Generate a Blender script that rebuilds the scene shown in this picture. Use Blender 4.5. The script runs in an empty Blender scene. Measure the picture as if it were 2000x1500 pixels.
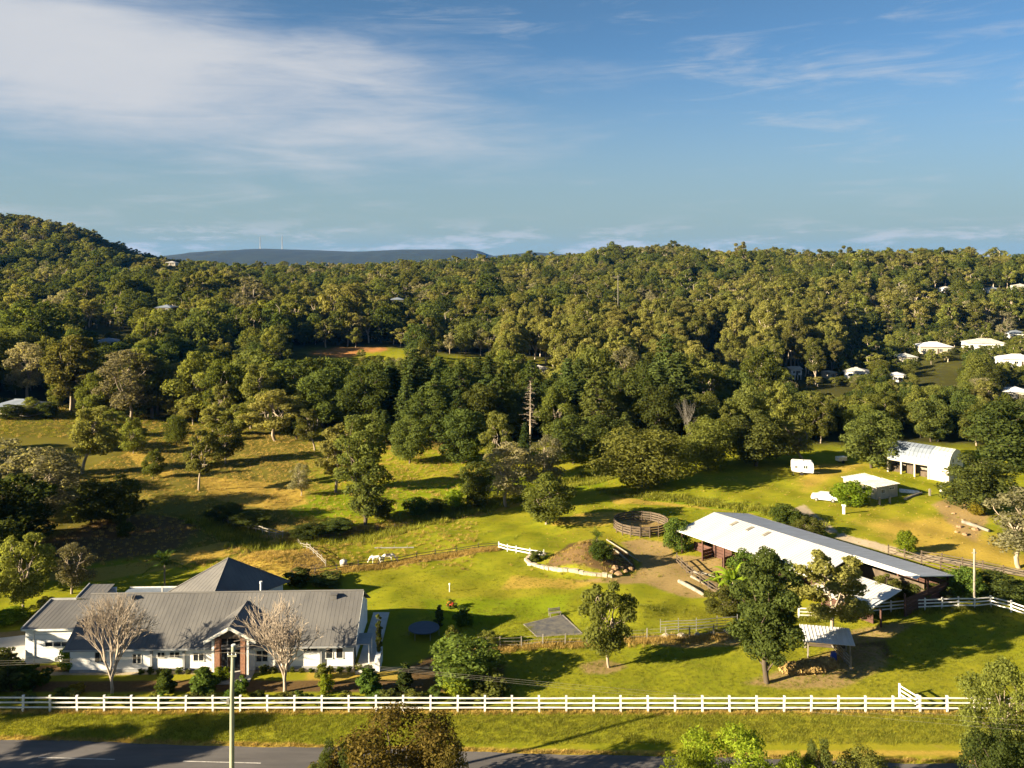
import bpy, math, random
import numpy as np
from mathutils import Vector, Matrix

# ------------------------------------------------------------------ camera, sky, sun, exposure
SC = bpy.context.scene
COL = SC.collection
F, CX, HY, CAMZ = 1700.0, 1000.0, 505.0, 40.0      # focal length and horizon in photo pixels, eye height in metres
SUN_AZ, SUN_EL = math.radians(23.0), math.radians(18.5)   # direction the shadows run, sun height

cam_d = bpy.data.cameras.new('camera')
cam = bpy.data.objects.new('camera', cam_d); COL.objects.link(cam)
cam.location = (0, 0, CAMZ); cam.rotation_euler = (math.radians(90), 0, 0)
cam_d.sensor_width = 36.0; cam_d.lens = 36.0 * F / 2000.0
cam_d.shift_y = -(750.0 - HY) / 2000.0
cam_d.clip_start = 0.5; cam_d.clip_end = 30000.0
SC.camera = cam

SC.view_settings.view_transform = 'Standard'
SC.view_settings.look = 'None'
SC.view_settings.gamma = 1.0
SC.view_settings.use_curve_mapping = False
SC.view_settings.exposure = 2.25

sun_d = bpy.data.lights.new('sun', 'SUN')
sun_d.energy = 5.0; sun_d.angle = math.radians(0.5); sun_d.color = (1.0, 0.83, 0.57)
sun = bpy.data.objects.new('sun', sun_d); COL.objects.link(sun)
sun.rotation_euler = Vector((math.cos(SUN_EL) * math.cos(SUN_AZ), math.cos(SUN_EL) * math.sin(SUN_AZ), -math.sin(SUN_EL))).to_track_quat('-Z', 'Y').to_euler()
sun.location = (-200, -100, 150)


class NT:
    """short-hand for building node trees"""
    def __init__(s, tree):
        s.t = tree; s.n = tree.nodes; s.l = tree.links
    def node(s, typ, **kw):
        n = s.n.new(typ)
        for k, v in kw.items():
            setattr(n, k, v)
        return n
    def put(s, sock, v):
        if hasattr(v, 'is_output'):
            s.l.new(v, sock)
        else:
            if sock.type == 'RGBA' and len(v) == 3:
                v = (*v, 1)
            sock.default_value = v
    def math(s, op, a, b=0.0, c=None, clamp=False):
        n = s.node('ShaderNodeMath', operation=op, use_clamp=clamp)
        s.put(n.inputs[0], a); s.put(n.inputs[1], b)
        if c is not None: s.put(n.inputs[2], c)
        return n.outputs[0]
    def step(s, v, a, b, lo=0.0, hi=1.0):
        n = s.node('ShaderNodeMapRange', interpolation_type='SMOOTHSTEP')
        s.put(n.inputs[0], v); s.put(n.inputs[1], a); s.put(n.inputs[2], b); s.put(n.inputs[3], lo); s.put(n.inputs[4], hi)
        return n.outputs[0]
    def mix(s, f, a, b, blend='MIX'):
        n = s.node('ShaderNodeMix', data_type='RGBA', blend_type=blend)
        s.put(n.inputs[0], f); s.put(n.inputs[6], a); s.put(n.inputs[7], b)
        return n.outputs[2]
    def noise(s, vec, scale, detail=4.0, rough=0.55, dist=0.0):
        n = s.node('ShaderNodeTexNoise')
        if vec is not None: s.l.new(vec, n.inputs['Vector'])
        n.inputs['Scale'].default_value = scale; n.inputs['Detail'].default_value = detail
        n.inputs['Roughness'].default_value = rough; n.inputs['Distortion'].default_value = dist
        return n.outputs[0]
    def comb(s, x, y, z):
        n = s.node('ShaderNodeCombineXYZ')
        s.put(n.inputs[0], x); s.put(n.inputs[1], y); s.put(n.inputs[2], z)
        return n.outputs[0]


def build_world():
    w = bpy.data.worlds.new('World'); SC.world = w; w.use_nodes = True
    w.node_tree.nodes.clear()
    N = NT(w.node_tree)
    out = N.node('ShaderNodeOutputWorld'); bg = N.node('ShaderNodeBackground')
    sky = N.node('ShaderNodeTexSky', sky_type='NISHITA')
    sky.sun_disc = False
    sky.sun_elevation = SUN_EL
    sky.sun_rotation = math.atan2(-math.cos(SUN_AZ), -math.sin(SUN_AZ))
    sky.altitude = 50; sky.air_density = 0.5; sky.dust_density = 0.8; sky.ozone_density = 3.0
    tc = N.node('ShaderNodeTexCoord')
    sep = N.node('ShaderNodeSeparateXYZ'); N.l.new(tc.outputs['Generated'], sep.inputs[0])
    az = N.math('ARCTAN2', sep.outputs[0], sep.outputs[1])
    el = N.math('ARCSINE', sep.outputs[2])
    # wisps: cirrus combed nearly level, fanning up to the right
    fx = N.math('ADD', az, N.math('MULTIPLY', el, 0.8))
    fy = N.math('SUBTRACT', el, N.math('MULTIPLY', az, 0.05))
    wv = N.comb(N.math('MULTIPLY', fx, 1.0), N.math('MULTIPLY', fy, 7.0), 0.37)
    fine = N.noise(wv, 7.0, 8.0, 0.62, 0.5)
    soft = N.noise(N.comb(fx, N.math('MULTIPLY', fy, 3.2), 2.1), 3.2, 5.0, 0.55, 0.4)
    # the broad bank high on one side
    # (carried on out of view to the side and overhead, stretched to add fill light)
    sx = N.math('ADD', N.math('ADD', az, 0.56), N.math('MULTIPLY', N.math('MAXIMUM', N.math('SUBTRACT', el, 0.215), 0.0), 6.0))
    dx = N.math('MAXIMUM', N.math('DIVIDE', sx, 0.60), N.math('DIVIDE', sx, -1.7))
    sy = N.math('SUBTRACT', el, N.math('SUBTRACT', 0.165, N.math('MULTIPLY', N.math('MAXIMUM', az, -0.7), 0.11)))
    dy = N.math('MAXIMUM', N.math('DIVIDE', sy, 0.55), N.math('DIVIDE', sy, -0.112))
    r = N.math('SQRT', N.math('ADD', N.math('MULTIPLY', dx, dx), N.math('MULTIPLY', dy, dy)))
    bankf = N.math('ADD', N.math('SUBTRACT', 1.0, r), N.math('ADD', N.math('MULTIPLY', N.math('SUBTRACT', fine, 0.5), 0.75), N.math('MULTIPLY', N.math('SUBTRACT', soft, 0.5), 1.3)))
    bank = N.step(bankf, -0.25, 0.75, 0.0, 0.97)
    # thin streaks elsewhere
    streak = N.math('MULTIPLY', N.step(N.math('ADD', N.math('MULTIPLY', fine, 0.6), N.math('MULTIPLY', soft, 0.4)), 0.52, 0.74), 0.46)
    # low far cumulus along the horizon
    cn = N.noise(N.comb(N.math('MULTIPLY', az, 1.0), N.math('MULTIPLY', el, 5.0), 5.3), 12.0, 6.0, 0.6, 0.2)
    low = N.math('MULTIPLY', N.step(cn, 0.47, 0.64), N.step(el, 0.055, 0.012))
    low = N.math('MULTIPLY', low, 0.8)
    cov = N.math('MAXIMUM', N.math('MAXIMUM', bank, streak), low)
    cov = N.math('MULTIPLY', cov, N.step(el, -0.02, 0.01))
    ccol = N.mix(soft, (2.2, 2.4, 2.72), (2.95, 2.98, 3.05))
    # clear air: a touch deeper overhead and milkier towards the horizon, all the way round
    hs = N.node('ShaderNodeHueSaturation'); N.l.new(sky.outputs[0], hs.inputs['Color'])
    hs.inputs['Saturation'].default_value = SKY_SAT; hs.inputs['Value'].default_value = SKY_VAL
    veil = N.step(el, 0.25, 0.0, 0.0, 0.97)
    col = N.mix(cov, N.mix(veil, N.mix(1.0, hs.outputs[0], (0.72, 0.97, 0.94), 'MULTIPLY'), (1.46, 1.88, 1.84)), ccol)
    N.l.new(col, bg.inputs[0]); bg.inputs[1].default_value = SKY_STR
    N.l.new(bg.outputs[0], out.inputs[0])


SKY_STR, SKY_SAT, SKY_VAL = 0.05, 0.94, 0.70
build_world()

# ------------------------------------------------------------------ terrain height
PXC = np.array([-900, -300, 0, 150, 300, 450, 700, 1000, 1300, 1500, 1750, 2000, 2300, 2900], float)
YK = np.array([-400, 165, 200, 250, 300, 350, 450, 550, 650, 750, 900, 1100, 1500, 2500, 9000], float)
ZT = np.array([
    [0, 0, 2, 3, 4, 5, 9, 15, 26, 40, 66, 82, 70, 20, 0],
    [0, 0, 2, 2, 3, 4, 9, 15, 26, 40, 70, 84, 66, 15, 0],
    [0, 0, 2, 2, 2, 4, 8, 15, 24, 42, 76, 80, 55, 15, 0],
    [0, 0, 1, 0, 0, 4, 8, 15, 22, 34, 62, 62, 40, 15, 0],
    [0, 0, 0, -3, -2, 3, 8, 14, 17, 21, 27, 24, 14, 8, 0],
    [0, 0, 0, -5, -5, 2, 6, 11, 13, 15, 18, 14, 8, 6, 0],
    [0, 0, 0, -6, -6, 2, 3, 8, 12, 15, 18, 18, 9, 6, 0],
    [0, 0, 0, -6, -7, 0, -1, 5, 11, 17, 25, 29, 20, 8, 0],
    [0, 0, 0, -6, -8, -8, -4, 7, 17, 28, 42, 34, 15, 8, 0],
    [0, 0, 0, -5, -7, -7, -1, 8, 19, 30, 34, 22, 10, 8, 0],
    [0, 0, 0, -4, -5, -5, -2, 12, 31, 34, 24, 15, 10, 8, 0],
    [0, 0, 0, -3, -3, -2, -2, 17, 27, 28, 22, 15, 10, 8, 0],
    [0, 0, 0, -2, -1, 0, 2, 18, 29, 30, 22, 15, 10, 8, 0],
    [0, 0, 0, -1, 0, 1, 4, 18, 29, 30, 22, 15, 10, 8, 0]], float)
# finer, rounded version of the table
_Yf = np.concatenate([np.arange(-400, 150, 50.), np.arange(150, 1600, 10.), np.arange(1600, 9001, 200.)])
_Uf = np.linspace((PXC[0] - CX) / F, (PXC[-1] - CX) / F, 160)
_tmp = np.array([np.interp(_Yf, YK, row) for row in ZT])
_Zf = np.array([np.interp(_Uf, (PXC - CX) / F, _tmp[:, j]) for j in range(len(_Yf))]).T
def _blur(a, k, ax):
    w = np.hanning(2 * k + 3)[1:-1]; w /= w.sum()
    pad = [(0, 0), (0, 0)]; pad[ax] = (k, k)
    b = np.pad(a, pad, 'edge')
    return np.apply_along_axis(lambda v: np.convolve(v, w, 'valid'), ax, b)
_Zf = _blur(_blur(_Zf, 2, 1), 3, 0)
def sstep(v, a, b):
    t = np.clip((v - a) / (b - a), 0, 1); return t * t * (3 - 2 * t)
def seg_dist(x, y, pts):
    d = np.full(np.shape(x), 1e9)
    for (x0, y0), (x1, y1) in zip(pts[:-1], pts[1:]):
        vx, vy = x1 - x0, y1 - y0
        t = np.clip(((x - x0) * vx + (y - y0) * vy) / (vx * vx + vy * vy), 0, 1)
        d = np.minimum(d, np.hypot(x - x0 - t * vx, y - y0 - t * vy))
    return d
CREEK = [(-95, 150), (-62, 142), (-48, 134), (-34, 121), (-22, 126), (-12, 135), (0, 147), (12, 158), (30, 172)]
BUMPS = [(9.9, 113.6, 3.6, 2.7, 3.0), (9.6, 131.5, 5.0, 2.4, 0.9), (13.5, 97.0, 3.6, 2.2, 1.1), (84, 146, 6, 4, 1.6), (-31, 113, 6, 4.5, 0.9), (-95, 128, 34, 22, 4.0)]
def height(x, y):
    x = np.asarray(x, float); y = np.asarray(y, float)
    u = np.clip(x / np.maximum(y, 60.0), _Uf[0], _Uf[-1]); yy = np.clip(y, _Yf[0], _Yf[-1])
    iu = np.clip((u - _Uf[0]) / (_Uf[1] - _Uf[0]), 0, len(_Uf) - 1.001); i0 = iu.astype(int); fu = iu - i0
    j0 = np.clip(np.searchsorted(_Yf, yy) - 1, 0, len(_Yf) - 2); fy = (yy - _Yf[j0]) / (_Yf[j0 + 1] - _Yf[j0])
    z = (_Zf[i0, j0] * (1 - fu) + _Zf[i0 + 1, j0] * fu) * (1 - fy) + (_Zf[i0, j0 + 1] * (1 - fu) + _Zf[i0 + 1, j0 + 1] * fu) * fy
    for bx, by, sx, sy, h in BUMPS:
        z = z + h * np.exp(-((x - bx) / sx) ** 2 - ((y - by) / sy) ** 2)
    d = seg_dist(x, y, CREEK)
    z = z - 1.1 * np.exp(-(d / 2.6) ** 2)
    calm = sstep(y, 78, 92)          # road, verge and fence line stay level
    z = z + calm * (0.16 * np.sin(x * 0.21 + 1.3) * np.sin(y * 0.17 + .4) + 0.07 * np.sin(x * 0.63 + y * 0.41) + 0.05 * np.sin(x * 1.1 - y * 0.8))
    z = z - 0.3 * sstep(y, 75.5, 72.2) * sstep(y, 40, 62)
    far = sstep(y, 180, 320)
    z = z + far * (1.3 * np.sin(x * 0.045 + 2) * np.sin(y * 0.03) + 0.6 * np.sin(x * 0.11 + y * 0.07))
    return z
def hz(x, y): return float(height(x, y))
def ground_at(px, py):
    """where the line of sight through a photo pixel meets the ground"""
    ys = np.concatenate([np.arange(50, 260, .5), np.arange(260, 1400, 4.)])
    xs = (px - CX) / F * ys
    d = CAMZ - (py - HY) / F * ys - height(xs, ys)
    k = np.argmax(d < 0)
    if not (d < 0).any(): k = len(ys) - 1
    a, b = ys[max(k - 1, 0)], ys[k]
    for _ in range(20):
        m = (a + b) / 2
        if CAMZ - (py - HY) / F * m - hz((px - CX) / F * m, m) < 0: b = m
        else: a = m
    x = (px - CX) / F * b
    return x, b, hz(x, b)
def proj(x, y, z):
    return CX + F * x / y, HY + F * (CAMZ - z) / y

# ------------------------------------------------------------------ materials
MATS = {}
def new_mat(name):
    m = bpy.data.materials.new(name); m.use_nodes = True
    m.node_tree.nodes.clear()
    N = NT(m.node_tree)
    out = N.node('ShaderNodeOutputMaterial')
    MATS[name] = m
    return m, N, out
def surf(name, col, col2=None, rough=0.7, scale=2.0, bump=0.0, bscale=20.0, metal=0.0, spec=0.3, stretch=(1, 1, 1), alpha_rand=0.0):
    """painted / earthy surface: two tones mixed by noise, optional fine relief and piece-to-piece change"""
    m, N, out = new_mat(name)
    b = N.node('ShaderNodeBsdfPrincipled')
    tc = N.node('ShaderNodeTexCoord'); mp = N.node('ShaderNodeMapping'); N.l.new(tc.outputs['Object'], mp.inputs[0])
    mp.inputs['Scale'].default_value = stretch
    oi = N.node('ShaderNodeObjectInfo')
    off = N.node('ShaderNodeVectorMath', operation='ADD'); N.l.new(mp.outputs[0], off.inputs[0])
    N.l.new(N.comb(N.math('MULTIPLY', oi.outputs['Random'], 37.0), 0.0, 0.0), off.inputs[1])
    v = off.outputs[0]
    col2 = col2 or tuple(c * 0.75 for c in col)
    f = N.step(N.noise(v, scale, 6, 0.65), 0.32, 0.7)
    c = N.mix(f, col2, col)
    if alpha_rand:
        c = N.mix(1.0, c, N.comb(*[N.math('ADD', 1 - alpha_rand, N.math('MULTIPLY', oi.outputs['Random'], 2 * alpha_rand))] * 3), 'MULTIPLY')
    N.put(b.inputs['Base Color'], c)
    b.inputs['Roughness'].default_value = rough; b.inputs['Metallic'].default_value = metal
    b.inputs['Specular IOR Level'].default_value = spec
    if bump:
        bp = N.node('ShaderNodeBump'); bp.inputs['Strength'].default_value = bump; bp.inputs['Distance'].default_value = 0.03
        N.l.new(N.noise(v, bscale, 4), bp.inputs['Height']); N.l.new(bp.outputs[0], b.inputs['Normal'])
    N.l.new(b.outputs[0], out.inputs[0])
    return m
def leafmat(name, a, b, trans=0.5, var=0.32):
    """foliage: colour shifts from tree to tree and leaf to leaf, light passes through a little"""
    m, N, out = new_mat(name)
    oi = N.node('ShaderNodeObjectInfo'); ge = N.node('ShaderNodeNewGeometry')
    c = N.mix(oi.outputs['Random'], a, b)
    k = N.math('ADD', 1 - var, N.math('MULTIPLY', ge.outputs['Random Per Island'], 2 * var))
    c = N.mix(1.0, c, N.comb(k, k, k), 'MULTIPLY')
    k2 = N.math('ADD', 0.62, N.math('MULTIPLY', N.math('FRACT', N.math('MULTIPLY', oi.outputs['Random'], 7.31)), 0.72))
    c = N.mix(1.0, c, N.comb(k2, k2, k2), 'MULTIPLY')
    d = N.node('ShaderNodeBsdfDiffuse'); t = N.node('ShaderNodeBsdfTranslucent')
    N.l.new(c, d.inputs[0]); N.l.new(N.mix(1.0, c, (1.45, 1.4, 0.75), 'MULTIPLY'), t.inputs[0])
    ms = N.node('ShaderNodeMixShader'); ms.inputs[0].default_value = trans
    N.l.new(d.outputs[0], ms.inputs[1]); N.l.new(t.outputs[0], ms.inputs[2])
    N.l.new(ms.outputs[0], out.inputs[0])
    return m
def glassmat(name, col=(0.02, 0.025, 0.03)):
    m, N, out = new_mat(name)
    b = N.node('ShaderNodeBsdfPrincipled'); b.inputs['Base Color'].default_value = (*col, 1)
    b.inputs['Roughness'].default_value = 0.08; b.inputs['Specular IOR Level'].default_value = 0.5
    N.l.new(b.outputs[0], out.inputs[0]); return m

surf('white_paint', (.78, .77, .74), (.52, .50, .44), .6, 2.6, .1, alpha_rand=.10)
surf('wall_white', (.78, .78, .77), (.70, .70, .69), .7, .5, .08, 30)
surf('wall_cream', (.44, .40, .33), (.33, .30, .24), .75, .6, .1)
surf('brick', (.30, .15, .09), (.20, .10, .06), .85, 6, .5, 30)
surf('roof_grey', (.137, .133, .128), (.098, .096, .095), .55, .35, .06, 8, stretch=(1, .25, 1))
surf('roof_dark', (.16, .16, .165), (.12, .12, .125), .5, .5, .06, 8)
surf('roof_zinc', (.56, .56, .55), (.47, .47, .46), .5, .25, .08, 10, stretch=(2.5, .2, 1))
surf('roof_blue', (.19, .22, .27), (.14, .165, .20), .5, .4, .06, 8)
surf('roof_white', (.48, .47, .45), (.34, .33, .30), .5, .6, .06, 8)
surf('tin', (.62, .63, .65), (.50, .50, .50), .45, .8, .1, 8, stretch=(3, .3, 1))
surf('trim_grey', (.30, .31, .32), None, .5, 1)
surf('timber', (.105, .08, .055), (.06, .045, .032), .9, 1.5, .4, 20, stretch=(1, 1, .3), alpha_rand=.15)
surf('timber_red', (.095, .045, .032), (.05, .026, .02), .85, 1.2, .3, 16, stretch=(1, 1, .3), alpha_rand=.2)
surf('timber_grey', (.25, .23, .19), (.15, .135, .11), .9, 1.5, .4, 20, stretch=(1, 1, .3), alpha_rand=.15)
surf('pole_wood', (.30, .30, .22), (.20, .21, .15), .9, 2, .4, 14, stretch=(1, 1, .12))
surf('steel', (.40, .40, .39), (.25, .24, .23), .45, 2, metal=.5)
surf('dark', (.03, .03, .03), None, .8, 1)
surf('black_rubber', (.02, .02, .022), None, .7, 4)
surf('car_paint', (.78, .78, .78), (.74, .74, .74), .25, 1, spec=.6)
surf('blue_plastic', (.02, .06, .35), None, .4, 2)
surf('mat_blue', (.05, .065, .10), (.035, .05, .08), .6, 2)
surf('stone', (.42, .37, .28), (.26, .22, .16), .9, 2.5, .6, 8, alpha_rand=.18)
surf('concrete', (.50, .48, .44), (.40, .38, .34), .85, .8, .2, 20)
surf('asphalt', (.115, .107, .104), (.068, .064, .064), .85, .35, .25, 60, stretch=(.25, 1.4, 1))
surf('road_paint', (.62, .60, .56), (.30, .29, .27), .7, 3)
surf('grey_pad', (.055, .058, .068), (.13, .12, .10), .95, 1.1, .4, 6)
surf('hay', (.46, .33, .12), (.28, .18, .06), .95, 4, .6, 20, alpha_rand=.2)
surf('flower_red', (.55, .09, .03), (.40, .05, .02), .8, 6)
surf('bark_pale', (.32, .27, .20), (.18, .14, .10), .9, 2.2, .3, 8, stretch=(1, 1, .25))
surf('bark_dark', (.10, .075, .05), (.05, .04, .03), .95, 2.5, .5, 10, stretch=(1, 1, .25))
surf('bark_white', (.46, .40, .32), (.30, .25, .19), .9, 1.6, .2, 8, stretch=(1, 1, .25))
surf('twig', (.36, .30, .235), (.25, .205, .16), .9, 2)
surf('horse_white', (.75, .72, .66), (.62, .58, .50), .8, 2)
surf('horse_dark', (.06, .045, .035), None, .8, 2)
surf('rock_tan', (.30, .20, .11), (.18, .115, .06), .9, 2.5, .6, 8, alpha_rand=.25)
glassmat('glass'); glassmat('glass_sky', (.05, .07, .09))
leafmat('leaf_gum', (.135, .145, .036), (.185, .172, .050))
leafmat('leaf_olive', (.105, .125, .026), (.150, .155, .036))
leafmat('leaf_dark', (.060, .084, .021), (.098, .110, .028))
leafmat('leaf_deep', (.042, .064, .018), (.062, .080, .021), .35)
leafmat('leaf_green', (.068, .112, .020), (.095, .128, .026))
leafmat('leaf_lime', (0.152, 0.221, 0.018), (0.198, 0.234, 0.022))
leafmat('leaf_grey', (.185, .182, .100), (.205, .185, .105))
leafmat('leaf_rust', (.098, .112, .026), (.150, .112, .028), .4, .45)
leafmat('leaf_yellow', (.26, .21, .02), (.22, .19, .03))
leafmat('blade_green', (.145, .165, .022), (.205, .200, .030), .35, .4)
leafmat('blade_dry', (.30, .215, .065), (.35, .25, .08), .3, .35)

# ------------------------------------------------------------------ mesh helpers
def mesh_np(name, V, faces, mats, midx=None, smooth=False):
    """faces: list of int arrays, each (n, k)"""
    me = bpy.data.meshes.new(name)
    V = np.asarray(V, np.float32)
    me.vertices.add(len(V)); me.vertices.foreach_set('co', V.ravel())
    tot = sum(f.size for f in faces); nf = sum(len(f) for f in faces)
    me.loops.add(tot); me.polygons.add(nf)
    me.loops.foreach_set('vertex_index', np.concatenate([f.ravel() for f in faces]).astype(np.int32))
    st = np.concatenate([np.full(len(f), f.shape[1]) for f in faces]); starts = np.concatenate([[0], np.cumsum(st)[:-1]])
    me.polygons.foreach_set('loop_start', starts.astype(np.int32))
    if midx is not None: me.polygons.foreach_set('material_index', np.concatenate(midx).astype(np.int32))
    if smooth: me.polygons.foreach_set('use_smooth', np.ones(nf, bool))
    for m in mats: me.materials.append(MATS[m])
    me.update(calc_edges=True)
    return me
def link(name, data, parent=None, loc=None, rot=None, scale=None):
    o = bpy.data.objects.new(name, data); COL.objects.link(o)
    if parent is not None: o.parent = parent
    if loc is not None: o.location = loc
    if rot is not None: o.rotation_euler = rot
    if scale is not None: o.scale = scale
    return o
def tag(o, label, cat=None, group=None, kind=None):
    o['label'] = label
    if cat: o['category'] = cat
    if group: o['group'] = group
    if kind: o['kind'] = kind
    return o
def thing(name, label, cat, loc, rz=0.0, group=None, scale=None):
    o = link(name, None, None, loc, (0, 0, rz), scale)
    o.empty_display_size = 0.3
    return tag(o, label, cat, group)
class MB:
    def __init__(s): s.v = []; s.f = []
    def add(s, vs, fs):
        b = len(s.v); s.v += [tuple(v) for v in vs]; s.f += [tuple(b + i for i in f) for f in fs]; return s
    def box(s, x0, x1, y0, y1, z0, z1):
        return s.add([(x0, y0, z0), (x1, y0, z0), (x1, y1, z0), (x0, y1, z0), (x0, y0, z1), (x1, y0, z1), (x1, y1, z1), (x0, y1, z1)],
                     [(0, 3, 2, 1), (4, 5, 6, 7), (0, 1, 5, 4), (1, 2, 6, 5), (2, 3, 7, 6), (3, 0, 4, 7)])
    def slab(s, q, t):
        """quad q (4 points, counter-clockwise seen from outside) thickened inward by t"""
        q = [Vector(p) for p in q]; n = (q[1] - q[0]).cross(q[-1] - q[0]).normalized()
        k = len(q); return s.add(q + [p - n * t for p in q], [tuple(range(k)), tuple(range(2 * k - 1, k - 1, -1))] + [(i, i + k, (i + 1) % k + k, (i + 1) % k) for i in range(k)])
    def bar(s, a, b, w, h=None):
        a, b = Vector(a), Vector(b); h = h or w; d = (b - a).normalized()
        side = d.cross(Vector((0, 0, 1)))
        side = side.normalized() if side.length > 1e-4 else Vector((1, 0, 0))
        up = side.cross(d); vs = []
        for p in (a, b):
            for sx, sy in ((-1, -1), (1, -1), (1, 1), (-1, 1)): vs.append(p + side * sx * w / 2 + up * sy * h / 2)
        return s.add(vs, [(3, 2, 1, 0), (4, 5, 6, 7), (0, 1, 5, 4), (1, 2, 6, 5), (2, 3, 7, 6), (3, 0, 4, 7)])
    def tube(s, pts, rad, n=8):
        pts = [Vector(p) for p in pts]; rad = rad if hasattr(rad, '__len__') else [rad] * len(pts)
        b = len(s.v)
        for i, p in enumerate(pts):
            d = (pts[min(i + 1, len(pts) - 1)] - pts[max(i - 1, 0)]).normalized()
            a = d.orthogonal().normalized() if abs(d.z) < .9 else Vector((1, 0, 0)); a = (a - d * a.dot(d)).normalized(); c = d.cross(a)
            for k in range(n):
                t = 2 * math.pi * k / n; s.v.append(tuple(p + (a * math.cos(t) + c * math.sin(t)) * rad[i]))
        for i in range(len(pts) - 1):
            for k in range(n):
                s.f.append((b + i * n + k, b + i * n + (k + 1) % n, b + (i + 1) * n + (k + 1) % n, b + (i + 1) * n + k))
        s.f.append(tuple(b + k for k in range(n - 1, -1, -1))); s.f.append(tuple(b + (len(pts) - 1) * n + k for k in range(n)))
        return s
    def mesh(s, name, mat, smooth=False):
        me = bpy.data.meshes.new(name); me.from_pydata(s.v, [], s.f); me.materials.append(MATS[mat])
        if smooth: me.polygons.foreach_set('use_smooth', [True] * len(me.polygons))
        me.update(); return me
    def build(s, name, mat, parent=None, loc=None, rot=None, smooth=False, bevel=0):
        o = link(name, s.mesh(name, mat, smooth), parent, loc, rot)
        if bevel:
            b = o.modifiers.new('bevel', 'BEVEL'); b.width = bevel; b.segments = 2
        return o
def ribbed(q, t=0.05, gap=0.4, rw=0.06, rh=0.05):
    """roof sheet on quad q = (eave a, eave b, ridge b, ridge a) with raised ribs running up the slope"""
    m = MB().slab(q, t); a, b, c, d = [Vector(p) for p in q]
    n = (b - a).cross(d - a).normalized(); L = (b - a).length; k = max(1, int(L / gap))
    for i in range(k + 1):
        f = i / k; p0 = a.lerp(b, f); p1 = d.lerp(c, f); sd = (b - a).normalized() * rw / 2
        if f == 0: p0 = p0 + sd * 1.2; p1 = p1 + sd * 1.2
        if f == 1: p0 = p0 - sd * 1.2; p1 = p1 - sd * 1.2
        m.add([p0 - sd - n * .01, p0 + sd - n * .01, p1 + sd - n * .01, p1 - sd - n * .01, p0 - sd * .5 + n * rh, p0 + sd * .5 + n * rh, p1 + sd * .5 + n * rh, p1 - sd * .5 + n * rh],
              [(4, 5, 6, 7), (0, 1, 5, 4), (1, 2, 6, 5), (2, 3, 7, 6), (3, 0, 4, 7)])
    return m

# ------------------------------------------------------------------ ground
def spaced(lo, hi, step, lo_far, hi_far, grow):
    a = list(np.arange(lo, hi + step / 2, step)); s = step; v = a[-1]
    while v < hi_far: s *= grow; v += s; a.append(min(v, hi_far))
    s = step; v = a[0]; pre = []
    while v > lo_far: s *= grow; v -= s; pre.append(max(v, lo_far))
    return np.array(pre[::-1] + a)
def in_poly(px, py, poly):
    ins = np.zeros(px.shape, bool); n = len(poly)
    for i in range(n):
        x0, y0 = poly[i]; x1, y1 = poly[(i + 1) % n]
        c = ((y0 > py) != (y1 > py)) & (px < (x1 - x0) * (py - y0) / (y1 - y0 + 1e-9) + x0)
        ins ^= c
    return ins
def soft_poly(X, Y, world_poly, feather):
    """1 inside a patch, fading over feather metres"""
    ins = in_poly(X, Y, world_poly)
    d = seg_dist(X, Y, list(world_poly) + [world_poly[0]])
    return np.clip(.5 + np.where(ins, d, -d) / feather, 0, 1)
def wp(*pts): return [ground_at(*p)[:2] for p in pts]

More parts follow.
